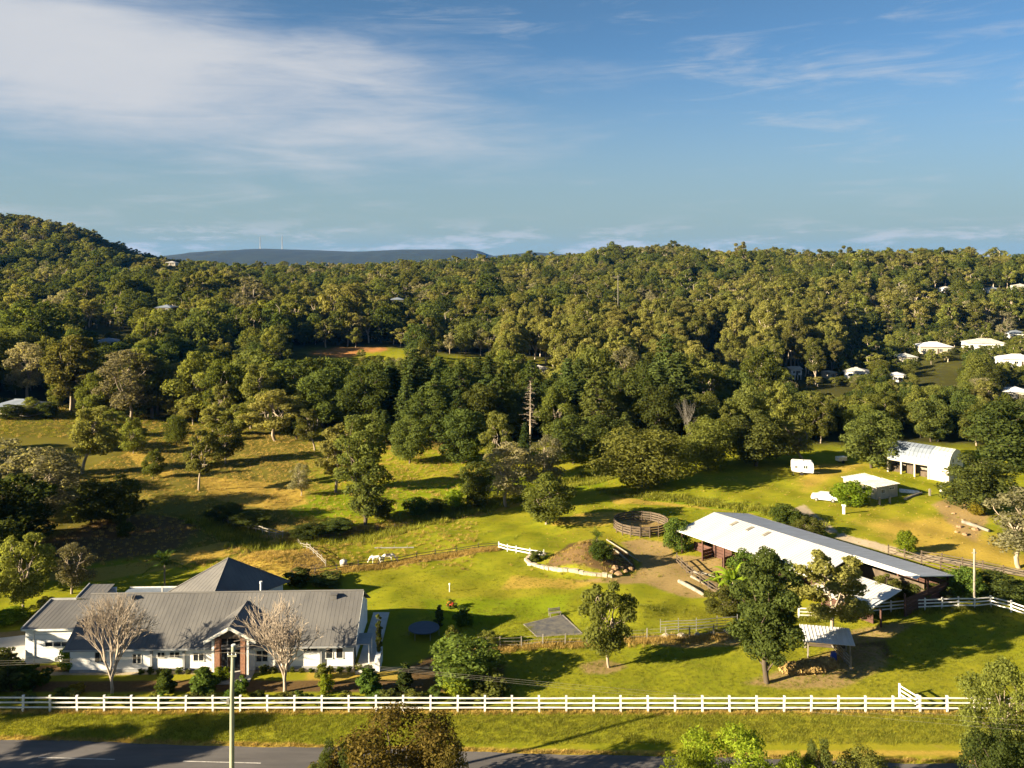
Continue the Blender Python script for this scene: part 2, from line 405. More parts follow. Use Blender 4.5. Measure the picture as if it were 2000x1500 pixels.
PATCH = {  # kind: list of (outline as photo points on the ground, feather in metres)
    'dirt': [([(1210, 1058), (1258, 1052), (1310, 1062), (1318, 1090), (1330, 1128), (1385, 1168), (1330, 1165), (1262, 1140), (1190, 1140), (1120, 1135), (1190, 1128), (1240, 1122), (1252, 1100), (1228, 1078)], 1.6),
             ([(1310, 1085), (1420, 1090), (1420, 1170), (1370, 1160), (1325, 1130)], 1.5),
             ([(1205, 1020), (1250, 1012), (1302, 1022), (1290, 1042), (1220, 1042)], 1.0),
             ([(1450, 1335), (1555, 1296), (1640, 1262), (1720, 1262), (1735, 1300), (1640, 1345), (1520, 1345)], 1.6),
             ([(1820, 985), (1866, 968), (1935, 1008), (1905, 1060), (1872, 1040)], 2.0),
             ([(1130, 1298), (1180, 1288), (1230, 1300), (1190, 1318), (1140, 1315)], 1.2),
             ([(1230, 1252), (1445, 1232), (1445, 1262), (1300, 1262)], .8),
             ([(500, 1048), (620, 1040), (810, 1018), (810, 1028), (640, 1055), (560, 1062)], 1.0),
             ([(575, 1122), (700, 1104), (985, 1066), (985, 1074), (700, 1113), (580, 1132)], .8),
             ([(560, 1128), (610, 1070), (640, 1108)], .8),
             ([(1590, 1240), (1700, 1225), (1790, 1215), (1740, 1248), (1640, 1258)], 1.5),
             ([(-60, 1240), (120, 1215), (60, 1245), (-60, 1260)], .8)],
    'dry': [([(440, 1105), (560, 1070), (585, 1058), (632, 1106), (545, 1130)], .8),
            ([(1075, 1026), (1125, 1004), (1210, 1000), (1300, 1012), (1150, 1030)], 1.5),
            ([(1190, 968), (1330, 985), (1480, 1005), (1330, 990), (1200, 985)], 1.5),
            ([(1680, 1020), (1850, 1010), (1960, 1060), (2060, 1120), (1800, 1085)], 9.0),
            ([(1590, 908), (1700, 905), (1640, 925), (1575, 960), (1560, 940)], 6.0),
            ([(0, 1135), (260, 1100), (460, 1060), (560, 1052), (430, 1090), (200, 1135)], 1.2),
            ([(380, 930), (590, 945), (600, 985), (520, 995), (420, 975)], 2.0),
            ([(240, 880), (330, 900), (345, 935), (280, 920)], 2.0),
            ([(900, 990), (1000, 960), (1030, 985), (930, 1010)], 2.0),
            ([(-200, 1388), (1000, 1388), (2300, 1389), (2300, 1399), (1000, 1396), (-200, 1393)], .35),
            ([(-200, 1434), (600, 1453), (1000, 1462), (1800, 1468), (2300, 1468), (2300, 1480), (1000, 1475), (-200, 1446)], .4),
            ([(1000, 1125), (1190, 1135), (1120, 1150), (980, 1150)], 2.0),
            ([(600, 1310), (760, 1308), (900, 1320), (960, 1340), (600, 1335)], 1.2)],
    'mulch_and_shade': [([(-100, 1330), (980, 1326), (990, 1352), (-100, 1352)], .8), ([(860, 1270), (985, 1290), (985, 1350), (760, 1350), (800, 1300)], 1.5),
              ([(60, 1300), (720, 1296), (720, 1310), (60, 1314)], .6),
              ([(80, 1060), (240, 1005), (420, 1010), (350, 1070), (220, 1095), (100, 1118)], 3.0),  # brown left slope, with the dark shade over it put into the colour
              ([(1065, 1108), (1110, 1062), (1160, 1052), (1225, 1075), (1245, 1115), (1190, 1120)], 1.0),
              ([(1655, 1255), (1730, 1250), (1745, 1285), (1670, 1300)], 1.2)],
    'pale': [([(90, 1312), (430, 1309), (760, 1303), (900, 1300), (900, 1304), (760, 1309), (430, 1315), (90, 1318)], .35),
             ([(1640, 1040), (1800, 1082), (2100, 1130), (2100, 1140), (1790, 1095), (1630, 1050)], .8),
             ([(1530, 1000), (1570, 985), (1600, 1010), (1640, 1040), (1620, 1042), (1570, 1008)], .6)],
    'lush': [([(560, 975), (700, 955), (900, 945), (1000, 950), (1000, 965), (820, 1000), (700, 1010), (570, 1010)], 2.5),
             ([(900, 940), (1180, 930), (1180, 960), (1000, 965)], 2.0),
             ([(1180, 950), (1330, 965), (1480, 985), (1540, 1000), (1480, 1003), (1300, 985), (1180, 965)], 1.5),
             ([(820, 1170), (1120, 1160), (1100, 1200), (860, 1230)], 3.0)],
    'earth': []}
EARTH = [((-82, 340), (-66, 338), (-60, 356), (-80, 360)), ((-74, 356), (-54, 352), (-50, 366), (-78, 372))]

def build_ground():
    xs = spaced(-78, 98, .75, -7000, 7000, 1.13); ys = spaced(58, 176, .65, -300, 8600, 1.07)
    X, Y = np.meshgrid(xs, ys); Z = height(X, Y)
    V = np.stack([X, Y, Z], -1).reshape(-1, 3)
    ny, nx = X.shape; idx = np.arange(nx * ny).reshape(ny, nx)
    Fq = np.stack([idx[:-1, :-1], idx[:-1, 1:], idx[1:, 1:], idx[1:, :-1]], -1).reshape(-1, 4)
    R = {}
    for k, lst in PATCH.items():
        a = np.zeros(X.shape)
        near = (Y > 60) & (Y < 260) & (np.abs(X) < 200)
        for poly, fe in lst:
            a[near] = np.maximum(a[near], soft_poly(X[near], Y[near], wp(*poly), fe))
        R[k] = a
    for p in EARTH: R['earth'] = np.maximum(R['earth'], soft_poly(X, Y, p, 5))
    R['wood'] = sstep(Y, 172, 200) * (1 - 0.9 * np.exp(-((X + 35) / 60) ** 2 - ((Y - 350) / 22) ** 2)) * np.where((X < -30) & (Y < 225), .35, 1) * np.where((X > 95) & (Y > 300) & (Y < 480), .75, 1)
    R['left'] = sstep(X / np.maximum(Y, 50), -.15, -.3) * sstep(Y, 108, 122)
    m, N, out = new_mat('ground')
    b = N.node('ShaderNodeBsdfPrincipled'); b.inputs['Roughness'].default_value = .95; b.inputs['Specular IOR Level'].default_value = 0.0
    ge = N.node('ShaderNodeNewGeometry'); P = ge.outputs['Position']
    stv = N.node('ShaderNodeVectorMath', operation='MULTIPLY'); N.l.new(P, stv.inputs[0]); stv.inputs[1].default_value = (.35, 1.0, 1.0)
    wear = N.noise(stv.outputs[0], .55, 6, .7, .6)
    big = N.noise(P, .045, 5, .6); mid = N.noise(P, .35, 5, .65); fin = N.noise(P, 3.0, 5, .7); vf = N.noise(P, 11.0, 4, .7)
    def at(k, lo=.22, hi=.80, amp=1.25):
        a = N.node('ShaderNodeAttribute', attribute_name=k)
        v = N.math('ADD', a.outputs['Fac'], N.math('MULTIPLY', N.math('SUBTRACT', N.math('ADD', N.math('MULTIPLY', mid, .6), N.math('MULTIPLY', fin, .4)), .5), N.math('MULTIPLY', amp, N.step(a.outputs['Fac'], 0.0, 0.25))))
        return N.step(v, lo, hi)
    c = N.mix(N.step(mid, .36, .62), (.146, .164, .012), (.206, .210, .014))
    c = N.mix(N.math('MULTIPLY', N.step(big, .42, .66), .7), c, (.24, .212, .02))
    c = N.mix(N.math('MULTIPLY', N.step(fin, .46, .72), .42), c, (.105, .125, .012))
    c = N.mix(N.math('MULTIPLY', N.step(wear, .56, .74), .55), c, N.mix(fin, (.17, .13, .03), (.25, .20, .05)))
    c = N.mix(N.math('MULTIPLY', N.step(wear, .44, .30), .45), c, (.085, .115, .012))
    c = N.mix(N.math('MULTIPLY', at('left'), .9), c, N.mix(mid, (.115, .085, .026), (.110, .108, .018)))  # brown-olive left paddock, colour deepened to stand for tree shade
    c = N.mix(N.math('MULTIPLY', at('lush'), .6), c, N.mix(fin, (.085, .165, .006), (.19, .235, .008)))
    c = N.mix(N.math('MULTIPLY', at('dry'), .85), c, N.mix(fin, (.24, .165, .030), (.42, .295, .065)))
    c = N.mix(at('mulch_and_shade'), c, N.mix(fin, (.065, .042, .020), (.150, .098, .045)))
    c = N.mix(N.math('MULTIPLY', at('dirt'), .88), c, N.mix(fin, (.19, .125, .055), (.32, .225, .110)))
    c = N.mix(at('pale'), c, N.mix(fin, (.30, .24, .16), (.40, .34, .25)))
    c = N.mix(at('earth'), c, N.mix(fin, (.30, .13, .04), (.45, .22, .08)))
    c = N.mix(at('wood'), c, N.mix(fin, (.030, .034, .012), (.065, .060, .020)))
    v = N.math('ADD', .62, N.math('MULTIPLY', N.math('ADD', N.math('MULTIPLY', vf, .6), N.math('MULTIPLY', fin, .4)), .76))
    c = N.mix(1.0, c, N.comb(v, v, v), 'MULTIPLY')
    N.l.new(c, b.inputs['Base Color'])
    bp = N.node('ShaderNodeBump'); bp.inputs['Strength'].default_value = .35; bp.inputs['Distance'].default_value = .12
    N.l.new(N.math('ADD', N.math('MULTIPLY', fin, .6), N.math('MULTIPLY', vf, .4)), bp.inputs['Height']); N.l.new(bp.outputs[0], b.inputs['Normal'])
    N.l.new(b.outputs[0], out.inputs[0])
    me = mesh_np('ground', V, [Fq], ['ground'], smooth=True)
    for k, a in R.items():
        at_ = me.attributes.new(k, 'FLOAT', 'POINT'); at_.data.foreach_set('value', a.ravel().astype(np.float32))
    o = link('ground', me); tag(o, 'green pasture and valley floor stretching to the wooded hills', kind='structure')
    return o
build_ground()

# far blue range
def build_hills():
    prof = [(-900, 505), (300, 505), (395, 497), (430, 490), (520, 486), (600, 488), (690, 492), (770, 487), (860, 487), (930, 489), (960, 500), (1040, 493), (1100, 497), (1250, 506), (2600, 506)]
    rows = []; Yc = 5600.0
    pxs = np.linspace(-900, 2600, 260)
    top = np.interp(pxs, [p[0] for p in prof], [p[1] for p in prof])
    rr = np.random.default_rng(4); top = top + np.convolve(rr.normal(0, 1.2, 264), np.ones(5) / 5, 'valid')
    V = []
    for j, t in enumerate(np.linspace(0, 1, 16)):
        y = Yc - 1300 + t * 2600
        k = math.sin(t * math.pi) ** .8
        xs = (pxs - CX) / F * Yc
        z = (CAMZ - (top - HY) / F * Yc) * k + rr.normal(0, 4, 260) * k * (1 - k) * 4 + 1
        V.append(np.stack([xs, np.full(260, y), z], -1))
    V = np.array(V).reshape(-1, 3); idx = np.arange(16 * 260).reshape(16, 260)
    Fq = np.stack([idx[:-1, :-1], idx[:-1, 1:], idx[1:, 1:], idx[1:, :-1]], -1).reshape(-1, 4)
    surf('hill_wood', (.014, .024, .014), (.008, .014, .010), .95, .01, 0)
    o = link('hills', mesh_np('hills', V, [Fq], ['hill_wood'], smooth=True)); tag(o, 'distant blue wooded range on the horizon', kind='structure')
build_hills()

# ------------------------------------------------------------------ plants
def unit(v): return v / np.maximum(np.linalg.norm(v, axis=-1, keepdims=True), 1e-9)
def leaf_quads(rng, P, Nn, size, aspect=.55):
    n = len(P); t = unit(np.cross(Nn, rng.normal(size=(n, 3)))); b = np.cross(Nn, t)
    s = (size * rng.uniform(.65, 1.35, n))[:, None]
    V = np.stack([P - t * s, P + b * s * aspect + Nn * s * .12, P + t * s, P - b * s * aspect + Nn * s * .12], 1).reshape(-1, 3)
    return V, np.arange(4 * n).reshape(n, 4)
def clump_leaves(rng, clumps, n, size, rough=.55, up=.25, hollow=.5, aspect=.6):
    C = np.array([c[0] for c in clumps], float); R = np.array([c[1] for c in clumps], float)
    w = (R[:, 0] * R[:, 2]); k = rng.choice(len(clumps), n, p=w / w.sum())
    d = unit(rng.normal(size=(n, 3)) + [0, 0, up])
    r = hollow + (1 - hollow) * rng.random(n) ** .6
    r = r * (1 + .18 * np.sin(d[:, 0] * 5 + k * 1.7) * np.cos(d[:, 2] * 4 + k))
    P = C[k] + d * R[k] * r[:, None]
    Nn = unit(unit(d / R[k]) + rng.normal(size=(n, 3)) * rough)
    return leaf_quads(rng, P, Nn, size, aspect)
def tubes(paths, n=6):
    """many tapered tubes in one go: list of (points, radii)"""
    m = MB()
    for pts, rad in paths: m.tube(pts, rad, n)
    q = np.array([f for f in m.f if len(f) == 4], int).reshape(-1, 4)
    return np.array(m.v), q
def limb(rng, a, b, r0, r1, bow=.12, n=4):
    a, b = np.array(a, float), np.array(b, float); L = np.linalg.norm(b - a); off = rng.normal(size=3) * L * bow; off[2] = abs(off[2]) * .3
    ts = np.linspace(0, 1, n + 1)
    return [tuple(a + (b - a) * t + off * math.sin(t * math.pi)) for t in ts], [r0 + (r1 - r0) * t for t in ts]
PROTO = {}
def finish(key, V1, F1, V2, F2, bark, leaf, smooth=True):
    tr = mesh_np(key + '_trunk', V1, [F1], [bark], smooth=smooth); cr = mesh_np(key + '_crown', V2, [F2], [leaf])
    W = np.percentile(np.abs(V2[:, :2]), 96) * 2; H = np.percentile(V2[:, 2], 99.3)
    PROTO[key] = dict(trunk=tr, crown=cr, W=W, H=H, raw=(V1, F1, V2, F2, bark, leaf))
def joined(key):
    p = PROTO[key]
    if 'joined' not in p:
        V1, F1, V2, F2, bark, leaf = p['raw']
        p['joined'] = mesh_np(key + '_whole', np.vstack([V1, V2]), [F1, F2 + len(V1)], [bark, leaf], [np.zeros(len(F1)), np.ones(len(F2))])
    return p['joined']

def proto_gum(key, seed, H=12., W=8., n=8500, size=.20, leaf='leaf_gum', bark='bark_pale', open_=1.0, bottom=.34, nc=19, cr=.175):
    rng = np.random.default_rng(seed); paths = []; clumps = []
    lean = rng.normal(size=2) * .04 * H; fork = np.array([lean[0] * .5, lean[1] * .5, H * rng.uniform(.24, .34)])
    paths.append(limb(rng, (0, 0, -.4), fork, H * .019, H * .015, .05))
    tops = []
    for i in range(4):
        a = 2 * math.pi * (i + rng.uniform(-.3, .3)) / 4; rr = W * rng.uniform(.10, .24)
        e = np.array([fork[0] + math.cos(a) * rr, fork[1] + math.sin(a) * rr, H * rng.uniform(.58, .74)]); tops.append(e)
        paths.append(limb(rng, fork, e, H * .011, H * .006, .10))
    for i in range(nc):
        t = (i + .5) / nc; a = i * 2.399 + rng.uniform(-.4, .4)
        zz = bottom + (.97 - bottom) * t
        prof = math.sin(math.pi * min(1, (.12 + .80 * t))) ** .7
        rr = W * .5 * prof * rng.uniform(.35, .86) * (0.5 + .5 * open_)
        r = H * cr * rng.uniform(.62, 1.12) * (.75 + .4 * (1 - t)) * .62
        c = np.array([lean[0] + math.cos(a) * rr, lean[1] + math.sin(a) * rr, H * zz - r * .4])
        clumps.append((c, (r * rng.uniform(.9, 1.25), r * rng.uniform(.9, 1.25), r * rng.uniform(.65, .95))))
        e = min(tops, key=lambda p: np.linalg.norm(p - c)); s = fork + (e - fork) * rng.uniform(.3, 1)
        paths.append(limb(rng, s, c, H * .007, H * .002, .12, 3))
    V1, F1 = tubes(paths); V2, F2 = clump_leaves(rng, clumps, n, size, .6, .35, .42)
    finish(key, V1, F1, V2, F2, bark, leaf)
def proto_bush(key, seed, H=9., W=8., n=6000, size=.24, leaf='leaf_dark', bark='bark_dark', bottom=.12, nc=22, cone=0., trunk=.02, cr=1.0):
    rng = np.random.default_rng(seed); clumps = []; paths = []
    paths.append(limb(rng, (0, 0, -.3), (0, 0, H * .6), H * trunk, H * .008, .03))
    for i in range(nc):
        t = (i + .5) / nc; a = i * 2.399 + rng.uniform(-.5, .5)
        prof = math.sqrt(max(0, 1 - (2 * t - 1) ** 2 * .9)) * (1 - cone * t)
        rr = W * .5 * prof * rng.uniform(.45, .88 if cr < 1 else .80); r = W * .5 * rng.uniform(.26, .42) * (1 - .45 * cone * t) * cr
        c = np.array([math.cos(a) * rr, math.sin(a) * rr, H * (bottom + (1 - bottom) * t) - r * .35 * t])
        c[2] = max(c[2], r * .75 + H * bottom * .5)
        clumps.append((c, (r, r, r * rng.uniform(.7, 1.0))))
        paths.append(limb(rng, (0, 0, c[2] * rng.uniform(.35, .7)), c, H * .008, H * .002, .1, 3))
    clumps.append((np.array([0, 0, H * .48]), (W * .26, W * .26, H * .30)))
    V1, F1 = tubes(paths, 5); V2, F2 = clump_leaves(rng, clumps, n, size, .55, .35, .5)
    finish(key, V1, F1, V2, F2, bark, leaf)
def proto_pine(key, seed, H=18., W=7., n=6000, size=.30, leaf='leaf_deep', droop=.10, base=.08, taper=.9, full=.25):
    """tiered conifer: whorls of boughs carrying sprays of foliage"""
    rng = np.random.default_rng(seed); paths = [limb(rng, (0, 0, -.4), (0, 0, H), H * .018, H * .002, .01, 5)]; P = []; Nn = []
    tiers = int(H * 1.15); per = n // (tiers * 7)
    for i in range(tiers):
        t = (i + .5) / tiers; z = H * (base + (1 - base) * t); L = W * .5 * ((1 - t) ** .75 * taper + (1 - taper) * (1 - t ** 4)) + .25
        for j in range(7):
            a = 2 * math.pi * (j + rng.uniform(-.3, .3)) / 7 + i * .8; l = L * rng.uniform(.7, 1.12)
            e = np.array([math.cos(a) * l, math.sin(a) * l, z + l * rng.uniform(-droop, droop * .5)])
            paths.append(([(0, 0, z), tuple(e)], [H * .003, H * .001]))
            s = full + (1 - full) * rng.random(per) ** .7
            q = np.array([0, 0, z])[None] * (1 - s[:, None]) + e[None] * s[:, None] + rng.normal(size=(per, 3)) * [.28, .28, .16] * (.5 + l * .22)
            P.append(q); Nn.append(unit(np.array([math.cos(a) * .6, math.sin(a) * .6, .8]) + rng.normal(size=(per, 3)) * .5))
    V1, F1 = tubes(paths, 4); V2, F2 = leaf_quads(rng, np.vstack(P), np.vstack(Nn), size, .5)
    finish(key, V1, F1, V2, F2, 'bark_dark', leaf)
def proto_bare(key, seed, H=7., W=5., depth=7, bark='twig', fork=.12, thick=.011, wide=1.0):
    """leafless tree: branches dividing down to fine twigs; the twigs are its crown"""
    rng = random.Random(seed); stout = []; thin = []
    def grow(p, d, L, r, k):
        q = p + d * L
        mid = (p + q) / 2 + Vector((rng.uniform(-1, 1), rng.uniform(-1, 1), 0)) * L * .06
        (stout if k < 3 else thin).append(([p, mid, q], [r, r * .85, r * .7]))
        if k >= depth: return
        for i in range((5, 3, 3, 3)[k] if k < 4 else 2):
            ax = Vector((rng.uniform(-1, 1), rng.uniform(-1, 1), rng.uniform(-.2, .2))).normalized()
            nd = (Matrix.Rotation(rng.uniform(.25, .62) * wide if k else rng.uniform(.25, .55) * wide, 3, ax) @ d + Vector((0, 0, .14))).normalized()
            grow(q - d * L * rng.uniform(0, .25), nd, L * rng.uniform(.70, .95), max(r * .62, .007), k + 1)
    grow(Vector((0, 0, -.2)), Vector((0, 0, 1)), H * fork, H * thick, 0)
    V1, F1 = tubes(stout, 5); V2, F2 = tubes(thin, 3)
    finish(key, V1, F1, V2, F2, bark, bark, False)
def proto_fronds(key, seed, n=14, L=2.2, trunk=2.0, leaf='leaf_green', wide=.0, arch=.5):
    """palm (feathered fronds) or banana (broad blades, wide > 0)"""
    rng = np.random.default_rng(seed); V = []; Fs = []
    for i in range(n):
        a = i * 2.399 + rng.uniform(-.2, .2); up = rng.uniform(.25, 1.25); l = L * rng.uniform(.75, 1.1); pts = []
        for t in np.linspace(0, 1, 9):
            rr = l * (math.cos(up) * t + .25 * t * t); zz = trunk + l * (math.sin(up) * t - arch * t * t)
            pts.append(np.array([math.cos(a) * rr, math.sin(a) * rr, zz]))
        sd = np.array([-math.sin(a), math.cos(a), 0])
        for j in range(8):
            p, q = pts[j], pts[j + 1]; t = (j + .5) / 8
            if wide:
                w0 = wide * math.sin(math.pi * min(1, .12 + .85 * j / 8)); w1 = wide * math.sin(math.pi * min(1, .12 + .85 * (j + 1) / 8)); dz = np.array([0, 0, .25])
                for s in (1, -1):
                    b = len(V); V += [p, q, q + s * sd * w1 - dz * w1, p + s * sd * w0 - dz * w0]; Fs.append([b, b + 1, b + 2, b + 3])
            else:
                for s in (1, -1):
                    for h in (0, .5):
                        b = len(V); c = p + (q - p) * h; w = l * .26 * math.sin(math.pi * (.15 + .75 * t)); tip = c + s * sd * w + (q - p) * .7 - np.array([0, 0, w * .35])
                        V += [c, c + (q - p) * .3, tip, tip - (q - p) * .12]; Fs.append([b, b + 1, b + 2, b + 3])
    V1, F1 = tubes([limb(rng, (0, 0, -.2), (0, 0, trunk + .1), .13, .10, .02)])
    finish(key, V1, F1, np.array(V), np.array(Fs), 'bark_pale', leaf)

for i in range(4): proto_gum(f'gum{i}', 10 + i, H=12 + i * .6, W=8 + (i % 2) * 1.5, open_=.8 + .2 * (i % 3))
for i in range(2): proto_gum(f'tall{i}', 30 + i, H=18, W=9, n=10000, size=.23, bottom=.45, bark='bark_white', nc=20, cr=.17)
for i in range(2): proto_gum(f'olive{i}', 40 + i, H=9, W=7, n=9000, size=.16, leaf='leaf_olive', bottom=.26, nc=20, cr=.24)
for i in range(2): proto_gum(f'grey{i}', 50 + i, H=10, W=7, n=6000, size=.14, leaf='leaf_grey', bottom=.28, nc=20, cr=.20)
for i in range(3): proto_bush(f'dark{i}', 60 + i, H=12, W=9, n=10000, size=.21, leaf='leaf_dark')
for i in range(2): proto_bush(f'round{i}', 65 + i, H=8, W=9, n=11000, size=.16, leaf='leaf_olive', bottom=.10, nc=26)
proto_bush('green0', 70, H=8, W=8, n=6500, size=.21, leaf='leaf_green', bottom=.08)
proto_bush('lime0', 71, H=7, W=7, n=6000, size=.21, leaf='leaf_lime', bottom=.06, nc=26)
proto_bush('rust0', 72, H=8, W=10, n=24000, size=.105, leaf='leaf_rust', bottom=.06, nc=30, cr=.74)
proto_bush('front0', 75, H=8, W=9, n=22000, size=.105, leaf='leaf_lime', bottom=.06, nc=30, cr=.72); proto_bush('front1', 76, H=8, W=9, n=22000, size=.105, leaf='leaf_dark', bottom=.06, nc=30, cr=.72)
proto_gum('front2', 77, H=10, W=8, n=22000, size=.105, leaf='leaf_olive', bottom=.25, nc=26, cr=.22); proto_bush('front3', 78, H=8, W=9, n=22000, size=.10, leaf='leaf_olive', bottom=.06, nc=30, cr=.72)
proto_bush('mango0', 73, H=12, W=7, n=17000, size=.145, leaf='leaf_dark', bottom=.20, nc=34, trunk=.022, cr=.8)
proto_bush('yellow0', 74, H=6, W=6, n=3500, size=.25, leaf='leaf_yellow', bottom=.06)
proto_pine('pine0', 80, H=18, W=7.5); proto_pine('pine1', 81, H=20, W=6.5, droop=.05); proto_bush('column0', 82, H=18, W=6.6, n=13000, size=.2, leaf='leaf_dark', bottom=.10, nc=40, cone=-.35, trunk=.016)
proto_pine('bunya0', 83, H=17, W=10, n=6500, size=.30, leaf='leaf_dark', taper=.5, droop=.25, full=.5)
proto_bare('bare0', 90, H=7.0); proto_bare('bare1', 95, H=7.0, fork=.10)
proto_bare('dead0', 97, H=9, depth=4, bark='timber_grey', fork=.30, thick=.010, wide=.8)
proto_fronds('palm0', 100, 18, 2.2, 1.6); proto_fronds('banana0', 101, 11, 2.6, 1.3, 'leaf_lime', .33, .55); proto_fronds('palm1', 102, 16, 1.5, .5, 'leaf_green')
for i, lf in enumerate(['leaf_green', 'leaf_dark', 'leaf_lime', 'leaf_olive']):
    proto_bush(f'shrub{i}', 110 + i, H=1.6, W=1.6, n=1500, size=.085, leaf=lf, bottom=.02, nc=12)
proto_bush('cone0', 120, H=2.0, W=1.3, n=1800, size=.085, leaf='leaf_green', bottom=.02, nc=14, cone=.75)
proto_bush('pencil0', 121, H=4.0, W=.7, n=1800, size=.085, leaf='leaf_olive', bottom=.02, nc=16)
proto_bush('spike0', 122, H=2.2, W=.9, n=1200, size=.08, leaf='leaf_deep', bottom=.02, nc=12, cone=.85)
# light versions for the far wood
proto_gum('fargum0', 130, H=12, W=8, n=3000, size=.27, nc=12, cr=.21); proto_gum('fargum1', 131, H=13, W=9, n=3000, size=.28, open_=1.1, nc=12, cr=.20); proto_gum('fargum2', 132, H=11, W=8, n=3200, size=.26, leaf='leaf_olive', nc=13, cr=.21)
proto_bush('fardark0', 133, H=11, W=9, n=3200, size=.30); proto_gum('fartall0', 134, H=15, W=8, n=2600, size=.27, bark='bark_white', bottom=.55, nc=9, cr=.19, leaf='leaf_gum')
proto_gum('fargrey0', 135, H=12, W=8, n=2200, size=.26, leaf='leaf_grey', nc=11, cr=.20); proto_bush('fargreen0', 136, H=9, W=8, n=3000, size=.27, leaf='leaf_olive'); proto_gum('farthin0', 137, H=14, W=6, n=2000, size=.26, nc=8, cr=.17, bottom=.4, bark='bark_white', leaf='leaf_olive')

TREES_ON_GROUND = []      # (x, y, radius) of trees placed one by one
def plant(key, name, label, cat, px, py, top, wide, group=None, rz=None, deeper=0.0):
    """stand a plant where the photo shows its foot, as tall and wide as it shows there"""
    x, y, z = ground_at(px, py)
    h = (py - top) / F * y; w = wide / F * y
    return plant_at(key, name, label, cat, x, y, h, w, group, rz)
_prng = random.Random(7)
def plant_at(key, name, label, cat, x, y, h, w, group=None, rz=None):
    p = PROTO[key]; z = hz(x, y)
    o = thing(name, label, cat, (x, y, z - .03), _prng.uniform(0, 6.28) if rz is None else rz, group, (w / p['W'], w / p['W'], h / p['H']))
    link('trunk', p['trunk'], o); link('crown', p['crown'], o)
    TREES_ON_GROUND.append((x, y, w * .5))
    return o

# ------------------------------------------------------------------ road
RD = Vector((34.0, -1.5)).normalized(); RC = Vector((-18.0, 69.25))      # a point on the centre line and its direction
def road_pt(s, off): p = RC + RD * s + Vector((-RD.y, RD.x)) * off; return p.x, p.y
def build_road():
    z0 = -.30 + .055; V = []; Fq = []; rng = random.Random(3)
    ss = np.arange(-140, 190, 1.5)
    for s in ss:
        for off in (-3.6, 0, 2.45 + rng.uniform(-.09, .09) + .1 * math.sin(s * .23)):
            x, y = road_pt(s, off); V.append((x, y, z0 + (.04 if off == 0 else 0)))
    for i in range(len(ss) - 1):
        for j in range(2): a = i * 3 + j; Fq.append((a, a + 3, a + 4, a + 1))
    o = link('road', mesh_np('road', np.array(V), [np.array(Fq)], ['asphalt'])); tag(o, 'grey asphalt country road running across the foreground', kind='structure')
    for s in np.arange(-20.2 - 11.9 * 9, 170, 11.9):
        a = [road_pt(s, -.05), road_pt(s + 6.3, -.05), road_pt(s + 6.3, .05), road_pt(s, .05)]
        MB().add([(x, y, z0 + .05) for x, y in a], [(0, 1, 2, 3)]).build('lane_marking', 'road_paint', o)
build_road()

# ------------------------------------------------------------------ fences
UNIT = {}
def unit_mesh(key, f):
    if key not in UNIT: UNIT[key] = f()
    return UNIT[key]
def fence(name, label, pts, spacing, ph, pw, rails, rail_h, rail_t, mat, cat='fence', cap=False, wobble=.01, wire=False, root=None):
    """posts and rails, each its own piece, along a line of world points; rails: list of heights"""
    r = root or thing(name, label, cat, (pts[0][0], pts[0][1], hz(*pts[0])))
    base = Vector(r.location)
    rng = random.Random(len(pts) * 13 + int(abs(pts[0][0]) * 10)); P = []
    for (x0, y0), (x1, y1) in zip(pts[:-1], pts[1:]):
        L = math.hypot(x1 - x0, y1 - y0); k = max(1, round(L / spacing))
        for i in range(k): P.append((x0 + (x1 - x0) * i / k, y0 + (y1 - y0) * i / k))
    P.append(pts[-1])
    def postm():
        m = MB().box(-pw / 2, pw / 2, -pw / 2, pw / 2, -.3, ph)
        if cap: m.box(-pw * .62, pw * .62, -pw * .62, pw * .62, ph, ph + .05)
        return m.mesh('post', mat)
    pm = unit_mesh((mat, pw, ph, cap), postm)
    rm = unit_mesh((mat, rail_h, rail_t, 'r'), lambda: MB().box(-.5, .5, -rail_t / 2, rail_t / 2, -rail_h / 2, rail_h / 2).mesh('rail', mat))
    Q = [Vector((x, y, hz(x, y))) - base for x, y in P]
    for q in Q: link('post', pm, r, q, (rng.uniform(-1, 1) * wobble, rng.uniform(-1, 1) * wobble, 0))
    for a, b in zip(Q[:-1], Q[1:]):
        d = b - a; yaw = math.atan2(d.y, d.x); n = Vector((math.sin(yaw), -math.cos(yaw), 0))
        for h in rails:
            c = (a + b) / 2 + n * (0 if wire else (pw / 2 + rail_t / 2 - .02)) + Vector((0, 0, h + rng.uniform(-1, 1) * wobble))
            link('wire' if wire else 'rail', rm, r, c, (0, -math.asin(d.z / d.length) + rng.uniform(-1, 1) * wobble * .4, yaw), (d.length, 1, 1))
    return r
FY = 76.9
fence('rail_fence', 'long white three-rail fence along the roadside verge', [(-62.4 + 2.4 * i, FY - .0012 * (2.4 * i)) for i in (0, 57)], 2.4, 1.38, .155, [.40, .83, 1.25], .118, .05, 'white_paint', cap=True, wobble=.022)
def W(*p): return [ground_at(*q)[:2] for q in p]
fence('rail_fence', 'white rail fence curving across the rear of the right front paddock', W((1560, 1208), (1660, 1203), (1740, 1196), (1840, 1190), (1935, 1186), (1975, 1196), (2040, 1216)), 2.2, 1.35, .14, [.42, .80, 1.18], .13, .05, 'white_paint')
fence('rail_fence', 'short white rail fence beside the garden mound', W((974, 1072), (1008, 1080), (1062, 1088)), 1.8, 1.0, .13, [.35, .75], .14, .06, 'white_paint')
fence('wire_fence', 'thin timber post and wire fence across the middle paddock', W((935, 1266), (1060, 1260), (1190, 1253), (1300, 1246), (1440, 1240)), 2.3, 1.15, .11, [.3, .65, 1.0], .025, .025, 'timber_grey', wire=True, wobble=.05)
